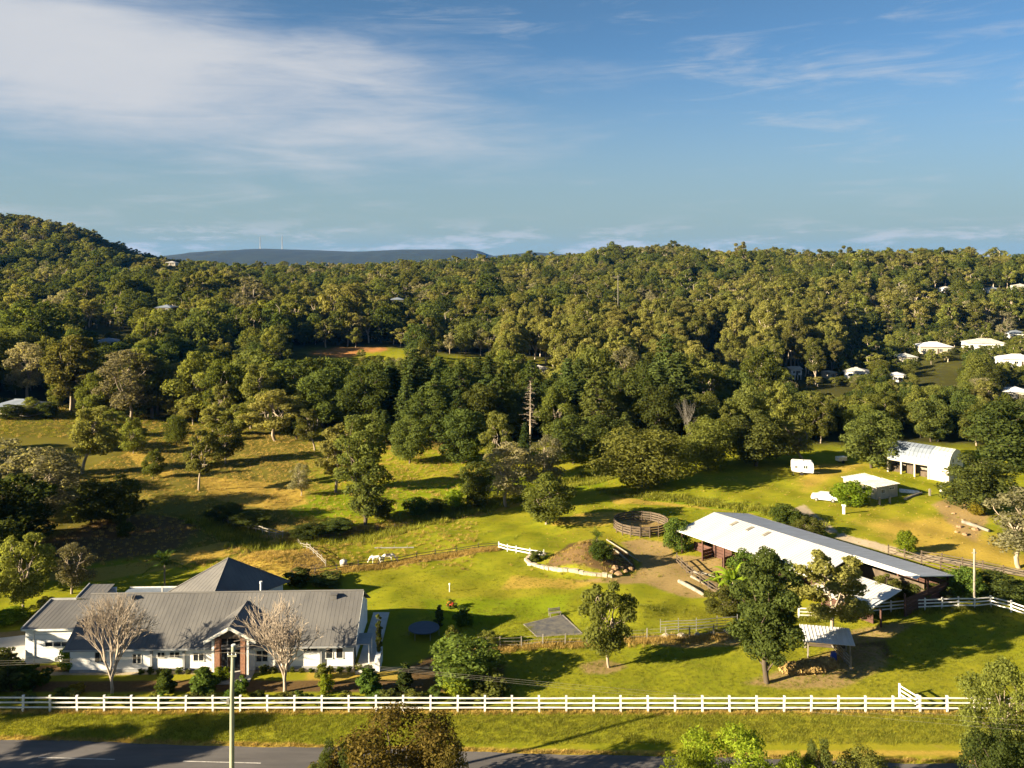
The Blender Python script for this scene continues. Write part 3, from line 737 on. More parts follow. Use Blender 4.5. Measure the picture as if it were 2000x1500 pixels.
fence('panel_fence', 'grey steel rail panels beside the stony strip by the dark leafy tree', W((1290, 1236), (1360, 1233), (1440, 1226)), 2.2, 1.45, .06, [.3, .6, .9, 1.2], .05, .04, 'steel')
fence('timber_fence', 'weathered timber fence along the creek crossing', W((418, 1012), (455, 1027), (500, 1038), (552, 1050)), 1.5, 1.0, .13, [.45, .85], .13, .06, 'timber_grey', wobble=.06)
fence('timber_fence', 'brown timber fence in long dry grass between the two green paddocks', W((570, 1128), (700, 1108), (850, 1086), (975, 1070)), 2.6, .95, .11, [.4, .75], .07, .05, 'timber', wobble=.05)
fence('timber_fence', 'brown timber fence along the bank above the upper green paddock', W((590, 1060), (700, 1044), (805, 1026)), 2.6, .8, .10, [.35, .6], .06, .05, 'timber', wobble=.06)
fence('timber_fence', 'timber fence behind the dry yellow grass slope', W((582, 1060), (612, 1082), (636, 1106)), 1.7, .9, .11, [.4, .7], .08, .05, 'timber_grey', wobble=.05)
fence('yard_fence', 'dark timber stock yard rails behind the lower end of the stable', W((1735, 1085), (1800, 1104), (1875, 1124)), 2.2, 1.5, .14, [.4, .8, 1.2], .13, .05, 'timber')
fence('yard_fence', 'dark timber rail fence along the gravel track past the stable', W((1800, 1094), (1880, 1108), (1960, 1124), (2050, 1142)), 2.4, 1.3, .14, [.4, .8, 1.15], .10, .05, 'timber')
fence('yard_fence', 'rough timber yard rails in front of the upper stable doors', W((1322, 1100), (1352, 1128), (1400, 1162), (1440, 1178)), 1.8, 1.4, .13, [.35, .75, 1.15], .12, .05, 'timber')
fence('farm_gate', 'white gate standing open behind the roadside fence', W((1757, 1364), (1792, 1386)), 3.2, 1.35, .15, [.45, .85, 1.22], .12, .05, 'white_paint', cat='gate')

def round_yard():
    x, y, z = ground_at(1252, 1032); r = thing('round_yard', 'round dark timber horse training yard above the stable', 'yard', (x, y, z))
    pm = MB().tube([(0, 0, -.2), (0, 0, 1.45)], .09, 6).mesh('post', 'timber'); n = 18; R = 4.0
    pl = MB().box(-.5, .5, -.02, .02, -.12, .12).mesh('rail', 'timber')
    for i in range(n):
        a = 2 * math.pi * i / n; b = 2 * math.pi * (i + 1) / n
        p = Vector((R * math.cos(a), R * math.sin(a), 0)); q = Vector((R * math.cos(b), R * math.sin(b), 0))
        link('post', pm, r, p)
        for h in (.25, .6, .95, 1.3):
            link('rail', pl, r, (p + q) / 2 + Vector((0, 0, h)), (0, 0, (a + b) / 2 + math.pi / 2), ((q - p).length, 1, 1))
round_yard()

# ------------------------------------------------------------------ buildings
def window(parent, x, y, z, w, h, ax='x', side=-1, frame='white_paint', glass='glass', t=.05, bars=1):
    """framed pane on a wall; ax: the wall runs along x or y, side: which way it faces"""
    f = MB(); e = .07
    def put(m, a0, a1, d0, d1, z0, z1):
        d0, d1 = sorted((d0 * side, d1 * side))
        if ax == 'x': m.box(x + a0, x + a1, y + d0, y + d1, z + z0, z + z1)
        else: m.box(x + d0, x + d1, y + a0, y + a1, z + z0, z + z1)
    put(f, -w / 2, w / 2, .004, t + .03, -e, 0); put(f, -w / 2, w / 2, .004, t + .03, h - e, h)
    for a in [-w / 2] + [-w / 2 + w * (i + 1) / (bars + 1) - e / 2 for i in range(bars)] + [w / 2 - e]: put(f, a, a + e, .004, t, 0, h - e)
    o = f.build('window', frame, parent)
    g = MB(); put(g, -w / 2 + e * .6, w / 2 - e * .6, .003, .02, -.02, h - e * .6); g.build('pane', glass, o)
    return o
def gable_wall(m, x0, x1, y0, y1, eave, ridge, t):
    """four walls with gable ends at x0 and x1, ridge along x"""
    m.box(x0, x1, y0, y0 + t, -.3, eave); m.box(x0, x1, y1 - t, y1, -.3, eave); ym = (y0 + y1) / 2
    for a, b in ((x0, x0 + t), (x1 - t, x1)):
        P = [(y0 + t, -.3), (y1 - t, -.3), (y1 - t, eave), (ym, ridge), (y0 + t, eave)]
        m.add([(a, p, q) for p, q in P] + [(b, p, q) for p, q in P], [(4, 3, 2, 1, 0), (5, 6, 7, 8, 9)] + [(i, (i + 1) % 5, (i + 1) % 5 + 5, i + 5) for i in range(5)])
    return m
def farmhouse():
    rz = math.radians(2.0); r = thing('farmhouse', 'long white farmhouse with grey metal roof and brick-pillared entrance gable', 'house', (-43.0, 83.4, 0), rz)
    L = 27.8; EV, RG = 2.5, 5.55; y0, ym, y1 = 0.0, 6.0, 12.0
    w = MB(); gable_wall(w, .3, L - .3, .7, 11.3, 2.62, 5.25, .2); w.build('wall', 'wall_white', r)
    MB().box(.25, 14.9, .64, .69, -.3, .25).box(17.4, L - .25, .64, .69, -.3, .25).build('plinth', 'trim_grey', r)
    rf = ribbed([(0, y0, EV), (L, y0, EV), (L, ym, RG), (0, ym, RG)], .08, .42, .045, .011).build('roof', 'roof_grey', r)
    ribbed([(L, y1, EV), (0, y1, EV), (0, ym, RG), (L, ym, RG)], .08, .42, .045, .011).build('roof', 'roof_grey', r)
    MB().tube([(-.03, ym, RG + .02), (L + .03, ym, RG + .02)], .10, 8).build('ridge_cap', 'roof_grey', rf)
    MB().box(0, L, y0 - .13, y0 - .005, EV - .17, EV - .03).build('gutter', 'trim_grey', r)
    MB().slab([(L + .03, y0, EV + .02), (L + .03, y0, EV - .2), (L + .03, ym, RG - .2), (L + .03, ym, RG + .02)], -.03).build('barge_board', 'white_paint', r)
    for x, y in ((4.2, 5.3), (24.9, 5.2)):
        z = EV + (RG - EV) * y / 6
        MB().box(x - .3, x + .3, y - .22, y + .22, z - .1, z + .38).box(x - .38, x + .38, y - .28, y + .28, z + .38, z + .44).build('roof_vent', 'roof_grey', rf)
    MB().tube([(7.0, 6.6, 5.2), (7.0, 6.6, 5.95)], .07, 8).build('vent_pipe', 'white_paint', rf)
    m = MB().tube([(17.0, 7.0, 4.6), (17.0, 7.0, 6.05)], .10, 10); m.tube([(17.0, 7.0, 6.06), (17.0, 7.0, 6.25)], .15, 10); m.build('flue', 'tin', rf)
    for x, z, ww, h, b in ((6.7, .8, .9, .95, 1), (9.0, 1.35, .8, .55, 1), (10.3, 1.35, 1.05, .55, 1), (12.6, .95, 1.1, .8, 1), (18.7, .8, 1.2, 1.1, 1), (23.4, 1.75, 1.4, .5, 1), (25.2, 1.0, .75, 1.1, 0), (26.2, 1.0, .75, 1.1, 0), (21.2, .9, 1.0, 1.1, 1), (3.2, 1.0, 1.1, 1.0, 1)):
        window(r, x, .7, z, ww, h, bars=b)
    for x in (11.2, 24.4, 19.9, 8.1): MB().box(x - .11, x + .11, .52, .695, -.2, 2.5).build('pier', 'trim_grey' if x != 19.9 else 'white_paint', r)
    # entrance gable
    cx, hw, fy = 16.15, 2.4, -1.35; ez, az = 3.70, 5.0
    by = (az - EV) / (RG - EV) * 6; bye = (ez - EV) / (RG - EV) * 6
    pr = ribbed([(cx - hw, bye, ez), (cx - hw, fy, ez), (cx, fy, az), (cx, by, az)], .07, .42, .045, .011).build('entrance_roof', 'roof_grey', r)
    ribbed([(cx + hw, fy, ez), (cx + hw, bye, ez), (cx, by, az), (cx, fy, az)], .07, .42, .045, .011).build('entrance_roof', 'roof_grey', r)
    MB().tube([(cx, fy - .02, az + .02), (cx, by, az + .02)], .08, 8).build('ridge_cap', 'roof_grey', pr)
    for s in (-1, 1):
        q = [(cx, fy - .03, az + .05), (cx, fy - .03, az - .28), (cx + s * (hw + .05), fy - .03, ez - .30), (cx + s * (hw + .05), fy - .03, ez + .02)]
        MB().slab(q if s < 0 else q[::-1], -.05).build('barge_board', 'white_paint', pr)
        MB().box(cx + s * 1.2 - .23, cx + s * 1.2 + .23, fy + .15, fy + .61, -.2, 3.85).build('pillar', 'brick', r)
        MB().box(cx + s * 1.62 - .12, cx + s * 1.62 + .12, fy + .2, fy + .5, -.2, 3.7).build('pillar', 'white_paint', r)
        MB().box(cx + s * 1.6 - .35, cx + s * 1.6 + .35, .3, .64, -.3, 3.6).build('entrance_wall', 'brick' if s < 0 else 'wall_white', r)
    MB().add([(cx - 1.25, fy + .3, 3.8), (cx + 1.25, fy + .3, 3.8), (cx, fy + .3, 4.65), (cx - 1.25, fy + .36, 3.8), (cx + 1.25, fy + .36, 3.8), (cx, fy + .36, 4.65)], [(0, 1, 2), (5, 4, 3), (0, 3, 4, 1), (1, 4, 5, 2), (2, 5, 3, 0)]).build('gable_panel', 'timber', r)
    d = MB().box(cx - 1.25, cx + 1.25, .30, .36, -.2, 3.6).build('glazed_screen', 'glass', r)
    MB().box(cx - 1.25, cx + 1.25, .25, .29, 2.3, 2.42).box(cx - .06, cx + .06, .25, .29, -.2, 2.3).box(cx - .7, cx - .62, .25, .29, -.2, 3.6).box(cx + .62, cx + .7, .25, .29, -.2, 3.6).build('screen_frame', 'trim_grey', d)
    MB().box(cx - .6, cx - .08, .22, .245, -.1, 2.25).build('door', 'timber', r)
    MB().box(cx - 2.0, cx + 2.0, fy - .5, .28, -.2, .14).box(cx - 1.6, cx + 1.6, fy - .9, fy - .505, -.2, .07).build('entrance_step', 'concrete', r)
    # lower wing at the end, its roof one slope rising to the back in two steps
    def wz(y): return 3.35 + (y - 2.7) * .10
    m = MB()
    for x0, x1, y0, y1 in ((-5.1, .28, 3.0, 3.2), (-2.4, -2.2, 8.5, 11.4), (-2.4, .28, 11.4, 11.6), (-5.1, -2.41, 8.3, 8.5)): m.box(x0, x1, y0, y1, -.3, wz(y0) - .06)
    m.add([(-5.1, 3.2, -.3), (-4.9, 3.2, -.3), (-4.9, 8.3, -.3), (-5.1, 8.3, -.3), (-5.1, 3.2, wz(3.2) - .06), (-4.9, 3.2, wz(3.2) - .06), (-4.9, 8.3, wz(8.3) - .06), (-5.1, 8.3, wz(8.3) - .06)], [(0, 3, 2, 1), (4, 5, 6, 7), (0, 1, 5, 4), (1, 2, 6, 5), (2, 3, 7, 6), (3, 0, 4, 7)])
    m.build('wing_wall', 'wall_white', r)
    ribbed([(-5.35, 2.75, wz(2.75)), (-.02, 2.75, wz(2.75)), (-.02, 8.7, wz(8.7)), (-5.35, 8.7, wz(8.7))], .05, .42, .045, .011).build('wing_roof', 'roof_grey', r)
    ribbed([(-2.7, 8.705, wz(8.7) + .16), (-.02, 8.705, wz(8.7) + .16), (-.02, 11.8, wz(11.8) + .16), (-2.7, 11.8, wz(11.8) + .16)], .05, .42, .045, .011).build('wing_roof', 'roof_grey', r)
    MB().bar((-5.4, 2.75, wz(2.75) - .02), (-5.4, 8.75, wz(8.75) - .02), .1, .3).bar((-5.35, 8.76, wz(8.7) + .02), (-2.75, 8.76, wz(8.7) + .02), .1, .3).bar((-2.75, 8.8, wz(8.7) + .14), (-2.75, 11.85, wz(11.8) + .14), .1, .3).build('barge_board', 'trim_grey', r)
    MB().box(-5.3, -.02, 2.66, 2.745, 3.22, 3.38).build('fascia', 'white_paint', r)
    window(r, -2.0, 3.0, 1.55, 2.4, .5, bars=2); MB().box(-4.3, -4.2, 2.92, 2.99, -.2, 3.3).build('downpipe', 'white_paint', r)
    for k in range(6): MB().box(-4.85, .26, 2.975, 2.998, .45 + k * .45, .47 + k * .45).build('cladding_joint', 'trim_grey', r)
    # paved strip along the sunless end
    MB().box(L + .1, L + 1.9, -.5, 13.5, -.3, .22).build('paving', 'concrete', r); MB().box(L + 1.92, L + 2.4, -.3, 2.4, -.3, 1.3).build('garden_wall', 'wall_white', r)
    m = MB().box(L - .1, L + 1.3, .9, 3.4, 2.15, 2.24); m.build('side_awning', 'trim_grey', r)
    for y in (1.0, 3.3): MB().box(L + 1.15, L + 1.25, y - .05, y + .05, .2, 2.15).build('awning_post', 'white_paint', r)
    MB().box(L - .295, L - .25, 1.4, 2.4, .2, 2.1).build('side_door', 'glass', r)
farmhouse()
def pavilion():
    r = thing('pavilion', 'square pavilion with grey hipped roof behind the long farmhouse', 'building', (-32.2, 98.8, 0), math.atan2(10, 7.5))
    a, b = 5.5, 4.05; ez, az = 2.6, 6.0
    MB().box(-a + .6, a - .6, -b + .6, -b + .8, -.3, ez).box(-a + .6, a - .6, b - .8, b - .6, -.3, ez).box(-a + .6, -a + .8, -b + .8, b - .8, -.3, ez).box(a - .8, a - .6, -b + .8, b - .8, -.3, ez).build('wall', 'wall_white', r)
    A = (0, 0, az); C = [(-a, -b, ez), (a, -b, ez), (a, b, ez), (-a, b, ez)]
    for i in range(4):
        p, q = Vector(C[i]), Vector(C[(i + 1) % 4]); m = MB().slab([p, q, Vector(A)], .07)
        n = (q - p).cross(Vector(A) - p).normalized(); k = int((q - p).length / .5)
        foot = p + (q - p) * ((Vector(A) - p).dot(q - p) / (q - p).length_squared)
        for j in range(1, k):
            t = j / k; e = p.lerp(q, t); s = abs((e - foot).length) / max((p - foot).length if (e - p).length < (foot - p).length else (q - foot).length, .01)
            top = e + (Vector(A) - foot) * max(0, 1 - s)
            if (top - e).length > .3: m.bar(e, top, .04, .035)
        m.build('roof', 'roof_grey', r)
        MB().tube([p + Vector((0, 0, .03)), Vector(A) + Vector((0, 0, .03))], .08, 6).build('hip_cap', 'roof_grey', r)
    for y in (-b + .6, ): window(r, -2.5, y, .8, 1.6, 1.2); window(r, 2.5, y, .8, 1.6, 1.2)
    m = MB().box(-9.5, -6.0, 4.4, 7.5, 2.45, 2.52)
    r2 = thing('patio_shelter', 'low flat patio roof with white edge between farmhouse and hipped pavilion', 'shelter', (-39.2, 98.5, 0), math.radians(2))
    MB().slab([(-4.2, -2.2, 2.7), (3.4, -2.2, 2.7), (3.4, .6, 2.55), (-4.2, .6, 2.55)], .08).build('roof', 'roof_blue', r2)
    MB().box(-4.25, 3.45, .61, .70, 2.42, 2.66).build('fascia', 'white_paint', r2)
    for x in (-3.9, 0, 3.1):
        for y in (-1.9, .4): MB().box(x - .06, x + .06, y - .06, y + .06, -.3, 2.48).build('post', 'white_paint', r2)
pavilion()
def stable():
    ang = math.atan2(-23.5, 16.6); r = thing('stable', 'long open-sided stable with white and blue-grey tin roof', 'stable', (22.9, 118.2, hz(22.9, 118.2)), ang)
    L = 30.0; EV, RG = 3.15, 4.35; ym = 7.0; y1 = 14.0; x1 = 21.6
    n = 6
    rf = ribbed([(-.3, -.3, EV), (x1, -.3, EV), (x1, ym, RG), (-.3, ym, RG)], .06, .38, .06, .035).build('roof', 'roof_zinc', r)
    ribbed([(L, y1 + .3, EV - .25), (-.3, y1 + .3, EV - .25), (-.3, ym, RG), (L, ym, RG)], .06, .38, .06, .035).build('roof', 'tin', r)
    MB().slab([(L, ym - .9, RG - .16), (L, ym, RG + .02), (x1 + .01, ym, RG + .02), (x1 + .01, ym - .9, RG - .16)][::-1], .06).build('ridge_flap', 'roof_zinc', rf)
    ribbed([(x1 - .6, -1.2, 2.0), (L - 1.2, -1.2, 2.0), (L - 1.2, 5.2, 2.85), (x1 - .6, 5.2, 2.85)], .05, .38, .06, .035).build('lean_to_roof', 'roof_zinc', r)
    for x in (4.2, 6.9, 9.6):
        z = EV + (RG - EV) * (5.6 + .3) / 7.3
        MB().slab([(x, 4.9, z - .03), (x + .45, 4.9, z - .03), (x + .45, 6.3, z + .2), (x, 6.3, z + .2)], .05).build('roof_light', 'timber_grey', rf)
    MB().box(-.35, x1, -.42, -.3, EV - .16, EV).build('gutter', 'roof_zinc', r); MB().box(-.35, L, y1 + .31, y1 + .43, EV - .42, EV - .27).build('gutter', 'tin', r)
    for i in range(9):
        x = .2 + i * (L - .8) / 8
        for y, h in ((.1, EV if x < x1 else 2.1), (4.8, 3.9 if x < x1 else 2.7), (9.5, 3.8), (13.8, 2.85)): MB().box(x - .09, x + .09, y - .09, y + .09, -.4, h).build('post', 'timber_red', r)
    # stall partitions and boarded walls, board by board
    bm = {}
    def boards(x0, y0, x1_, y1_, h, name='wall_board', step=.42, z0=.12, mat='timber_red'):
        Ls = math.hypot(x1_ - x0, y1_ - y0); yaw = math.atan2(y1_ - y0, x1_ - x0); k = int((h - z0) / step)
        for i in range(k):
            me = unit_mesh(('board', mat, step), lambda: MB().box(-.5, .5, -.025, .025, 0, step * .9).mesh('board', mat))
            link(name, me, r, ((x0 + x1_) / 2, (y0 + y1_) / 2, z0 + i * step), (0, 0, yaw), (Ls, 1, 1))
    for i in range(6):
        x = .35 + i * 3.45
        boards(x, 2.2, x + 3.2, 2.2, 2.3 if i % 2 else 1.7)
        boards(x + 3.3, .2, x + 3.3, 4.7, 1.7)
    boards(.2, 13.86, L - .6, 13.86, 2.5); boards(L - .6, 5.0, L - .6, 13.7, 2.6); boards(.15, 4.9, .15, 13.7, 2.3)
    boards(x1 + .3, .25, L - 1.6, .25, 1.4)
    m = MB().box(.5, L - 1, 9.4, 9.5, -.3, 2.6); m.build('inner_wall', 'timber', r)
stable()
def arch_barn():
    x, y, z = ground_at(1733, 921); r = thing('arched_barn', 'pale arched-roof barn with three open bays by the wood edge', 'barn', (x, y, z), math.atan2(-7.4, 7.0))
    L, D = 11.0, 7.0; P = [(0, 2.6), (.28, 3.5), (.9, 4.3), (1.9, 5.0), (3.5, 5.45), (5.1, 5.0), (6.1, 4.3), (6.72, 3.5), (7, 2.6)]
    for a, b, mt in ((0, 7.6, 'roof_blue'), (7.6, L, 'roof_white')):
        m = MB()
        for (p, q), (s, t) in zip(P[:-1], P[1:]): m.slab([(a, p, q), (b, p, q), (b, s, t), (a, s, t)], .06)
        for xx in np.arange(a + .3, b - .1, .7):
            for (p, q), (s, t) in zip(P[:-1], P[1:]): m.bar((xx, p - .02, q + .03), (xx, s, t + .03), .05, .05)
        m.build('roof', mt, r)
    for xx, mt in ((.06, 'wall_cream'), (L - .06, 'tin')):
        Q = [(0.08, -.4), (D - .08, -.4)] + [(min(max(p, .08), D - .08), q - .08) for p, q in P[::-1]]; k = len(Q)
        MB().add([(xx - .05, p, q) for p, q in Q] + [(xx + .05, p, q) for p, q in Q], [tuple(range(k))[::-1], tuple(range(k, 2 * k))] + [(i, (i + 1) % k, (i + 1) % k + k, i + k) for i in range(k)]).build('end_wall', mt, r)
    for yy in (2.0, 5.0): window(r, L - .01, yy, 3.2, .9, .8, 'y', 1)
    MB().box(.12, L - .12, D - .12, D - .02, -.4, 2.6).build('back_wall', 'tin', r)
    for xx in (.1, 2.55, 5.0, 7.45, L - .1): MB().box(xx - .14, xx + .14, -.05, .2, -.4, 2.55).build('post', 'wall_cream', r)
    MB().box(.25, L - .25, -.02, .16, 2.3, 2.56).build('lintel', 'wall_cream', r)
    MB().box(7.6, L - .25, .05, .12, -.4, 2.29).build('roller_door', 'wall_cream', r)
    MB().box(.2, 7.4, 3.2, 3.3, -.3, 2.2).build('inner_partition', 'timber_grey', r)
    for xx, h in ((1.2, 1.2), (3.6, 1.6), (6.1, .9)): MB().box(xx - .7, xx + .7, 1.2, 2.6, -.3, h).build('stored_crate', 'timber', r)
arch_barn()
def small_shed():
    x, y, z = ground_at(1712, 976); r = thing('garden_shed', 'low cream shed with patched white flat roof', 'shed', (x, y, z), math.atan2(2.2, 4.4))
    a, b, h = 5.0, 7.0, 2.05
    MB().box(0, a, 0, .12, -.5, h).box(0, a, b - .12, b, -.5, h).box(0, .12, .12, b - .12, -.5, h).box(a - .12, a, .12, b - .12, -.5, h).build('wall', 'wall_cream', r)
    for i in range(4):
        y0 = -.25 + i * (b + .5) / 4; ribbed([(-.3, y0, h + .05 + .03 * (i % 2)), (a + .3, y0, h + .08 + .03 * (i % 2)), (a + .3, y0 + 1.87, h + .16 + .03 * (i % 2)), (-.3, y0 + 1.87, h + .14 + .03 * (i % 2))], .05, .6, .06, .04).build('roof_sheet', 'roof_white' if i != 2 else 'roof_zinc', r)
    window(r, 1.5, 0, .9, .9, .7); window(r, 0, 2.2, .8, 1.2, .8, 'y', -1); MB().box(-.03, -.005, 4.4, 5.2, -.2, 1.85).build('door', 'dark', r)
    window(r, 3.6, 0, 1.35, 1.3, .35)
small_shed()
def paddock_shelter():
    x, y, z = ground_at(1578, 1284); r = thing('paddock_shelter', 'small tin-roofed timber shelter beside the hay in the front paddock', 'shelter', (x, y, z), math.radians(-12))
    for a in (0, 4.0):
        for b in (0, 2.4): MB().box(a - .07, a + .07, b - .07, b + .07, -.4, 1.75 + b * .1).build('post', 'timber_grey', r)
    ribbed([(-.5, -.5, 1.78), (4.4, -.5, 1.78), (4.4, 2.9, 2.1), (-.5, 2.9, 2.1)], .04, .35, .06, .04).build('roof', 'tin', r)
    me = MB().box(-.5, .5, -.02, .02, 0, .26).mesh('board', 'timber')
    for i in range(5): link('wall_board', me, r, (2.0, 2.5, .1 + i * .3), None, (4.1, 1, 1))
    p = W((1624, 1264), (1662, 1308)); f = fence('yard_railing', 'white-topped rail panel beside the blue drum', p, 1.6, 1.35, .12, [.3, .6, .9, 1.2], .14, .05, 'timber_grey', cat='fence')
    x, y, z = ground_at(1628, 1292); b = thing('drum', 'blue plastic drum standing against the yard rails', 'drum', (x, y, z))
    MB().tube([(0, 0, 0), (0, 0, .04), (0, 0, .3), (0, 0, .33), (0, 0, .6), (0, 0, .63), (0, 0, .9)], [.27, .30, .30, .32, .32, .30, .28], 16).build('body', 'blue_plastic', b, smooth=False)
    MB().tube([(0, 0, .9), (0, 0, .94)], .25, 16).build('lid', 'blue_plastic', b)
    rng = random.Random(5)
    for i, (px, py, s, lab) in enumerate([(1552, 1310, 1.5, 'golden hay heap closest to the dark leafy tree trunk'), (1582, 1306, 1.7, 'golden hay heap in front of the tin-roofed shelter'), (1612, 1300, 1.35, 'golden hay heap next to the blue drum')]):
        x, y, z = ground_at(px, py); g = np.random.default_rng(i); n = 1500
        d = unit(g.normal(size=(n, 3))); d[:, 2] = abs(d[:, 2]); P = d * [s, s * .7, .75] * g.uniform(.7, 1.05, (n, 1))
        V, Fq = leaf_quads(g, P, unit(d + g.normal(size=(n, 3)) * .6), .20, .25)
        tag(link('hay_heap', mesh_np('hay', V, [Fq], ['hay']), None, (x, y, z)), lab, 'hay heap', 'hay heaps by the shelter')
paddock_shelter()

def far_house(name, label, px, py, wide, deep, h, roof, wall, rz, px_h=None, hip=True, stilts=0, y=None):
    """house on the far slopes: walls, hipped or gabled roof, doors and windows"""
    if y is None: x, y, z = ground_at(px, py)
    else: x = (px - CX) / F * y; z = CAMZ - (py - HY) / F * y
    a = wide * .84 / F * y / 2; b = deep * .84 / 2; h = h * .82
    r = thing(name, label, 'house', (x, y, z + stilts), rz, 'houses among the trees')
    MB().box(-a, a, -b, -b + .2, -.6 * (not stilts), h).box(-a, a, b - .2, b, -.6, h).box(-a, -a + .2, -b + .2, b - .2, -.6 * (not stilts), h).box(a - .2, a, -b + .2, b - .2, -.6 * (not stilts), h).build('wall', wall, r)
    e = .5; rr = min(a, b) * .34; q = b if hip else 0
    A, B = (-a - e + (q + e if hip else 0), 0, h + rr), (a + e - (q + e if hip else 0), 0, h + rr)
    if A[0] > B[0]: A = B = (0, 0, h + rr)
    C = [(-a - e, -b - e, h), (a + e, -b - e, h), (a + e, b + e, h), (-a - e, b + e, h)]
    m = MB().add(C + [A, B], [(0, 1, 5, 4), (2, 3, 4, 5), (1, 2, 5), (3, 0, 4), (3, 2, 1, 0)]); m.build('roof', roof, r)
    MB().tube([Vector(A) + Vector((0, 0, .04)), Vector(B) + Vector((.02, 0, .04))], .12, 6).build('ridge_cap', roof, r)
    k = max(2, int(a / 1.6))
    for i in range(k): window(r, -a + (i + .5) * 2 * a / k, -b, h * .35, min(1.5, a / k), h * .4)
    window(r, -a, 0, h * .35, 1.4, h * .4, 'y', -1)
    MB().box(a * .1 - .45, a * .1 + .45, -b - .04, -b - .002, .05, h * .74).build('door', 'timber', r) if k % 2 == 0 else None
    if stilts:
        for i in range(4):
            for sy in (-b + .3, b - .3): MB().box(-a + .3 + i * (2 * a - .6) / 3 - .12, -a + .3 + i * (2 * a - .6) / 3 + .12, sy - .12, sy + .12, -stilts - .6, -.01).build('stilt', 'white_paint', r)
    return r
FAR = []      # what must stay in view: photo x range, y range, distance
def fh(*a, keep=(2, 10, 0), **k):
    o = far_house(*a, **k); px, py, w = a[2], a[3], a[4]; FAR.append((px - w / 2 - keep[0], px + w / 2 + keep[0], py - keep[1], py + keep[2] - 6, o.location.y))
fh('country_house', 'blue-grey hip-roofed house at the edge of the left paddock', 38, 806, 104, 10, 2.3, 'roof_blue', 'wall_cream', math.radians(-8), keep=(4, 40, 8))
fh('country_house', 'blue-roofed house half hidden in the left wood', 212, 676, 44, 9, 2.7, 'roof_blue', 'wall_white', .3)
fh('country_house', 'tiny white house on the saddle under the left hill', 336, 518, 22, 14, 3.0, 'roof_white', 'wall_cream', .1, y=820, keep=(0, 6, -2))
fh('country_house', 'tiny pale roof on the left hill slope', 246, 531, 18, 12, 2.8, 'roof_white', 'wall_cream', .2, y=720, keep=(0, 5, -2))
fh('country_house', 'dark-roofed bungalow deep in the left wood', 326, 607, 36, 9, 2.2, 'roof_blue', 'timber', -.1, y=430, keep=(1, 6, -2))
fh('country_house', 'flat pale-roofed house in the central wood', 776, 590, 28, 9, 2.0, 'roof_blue', 'timber', .1, y=520, keep=(1, 5, -2))
fh('country_house', 'small white cottage behind the dark creek trees', 1052, 728, 34, 8, 2.4, 'roof_white', 'wall_white', .2, keep=(2, 8, 0))
fh('country_house', 'white two-storey house raised on stilts above the creek', 1550, 742, 26, 6, 2.8, 'roof_white', 'wall_white', .15, stilts=2.2, keep=(4, 28, 6), hip=False)
fh('country_house', 'cream cottage beside the stilt house', 1619, 738, 18, 6, 3.0, 'wall_cream', 'wall_cream', .3, keep=(-4, 14, 1))
fh('country_house', 'white house with pale roof above the cut bank', 1672, 736, 52, 9, 2.9, 'roof_white', 'wall_white', -.35, keep=(-4, 14, 1))
fh('country_house', 'small white-walled house below the large cream house', 1752, 744, 30, 8, 3.0, 'tin', 'wall_white', -.2, keep=(-3, 12, 0))
fh('country_house', 'long low white house beside the large cream house', 1768, 706, 42, 9, 2.8, 'roof_white', 'wall_cream', -.15, keep=(-4, 9, 0))
fh('country_house', 'large cream house with grey roof on the right slope', 1822, 690, 72, 12, 4.2, 'tin', 'wall_cream', -.12, keep=(-4, 18, 0))
fh('country_house', 'wide white-roofed house at the top of the right estate', 1922, 680, 84, 12, 3.2, 'roof_white', 'wall_white', -.2, keep=(-6, 16, 0))
fh('country_house', 'pale house with blue-grey roof at the upper right edge', 1984, 660, 40, 10, 3.2, 'roof_blue', 'wall_white', -.1, keep=(-3, 12, 1))
fh('country_house', 'white house with grey roof at the right edge above the road', 1984, 712, 78, 11, 3.0, 'tin', 'wall_white', -.15, keep=(-4, 16, 1))
fh('country_house', 'grey-roofed house at the right edge below the estate road', 1982, 776, 56, 9, 2.6, 'tin', 'wall_cream', -.3, keep=(-4, 14, 0))
fh('country_house', 'tiny white house high in the right wood', 1847, 570, 22, 9, 3.2, 'roof_white', 'wall_white', .1, keep=(0, 6, -2))
fh('country_house', 'tiny blue-roofed house high in the right wood', 1938, 572, 30, 9, 3.2, 'roof_blue', 'wall_white', -.2, keep=(0, 6, -2))
fh('country_house', 'tiny white house high at the right edge', 1992, 566, 30, 9, 3.2, 'roof_white', 'wall_white', -.1, keep=(0, 6, -2))
FAR += [(575, 690, 674, 700, 352), (720, 790, 668, 694, 360), (850, 950, 684, 700, 360), (1790, 1870, 718, 752, 345), (1560, 1660, 735, 765, 300), (170, 260, 632, 648, 400)]

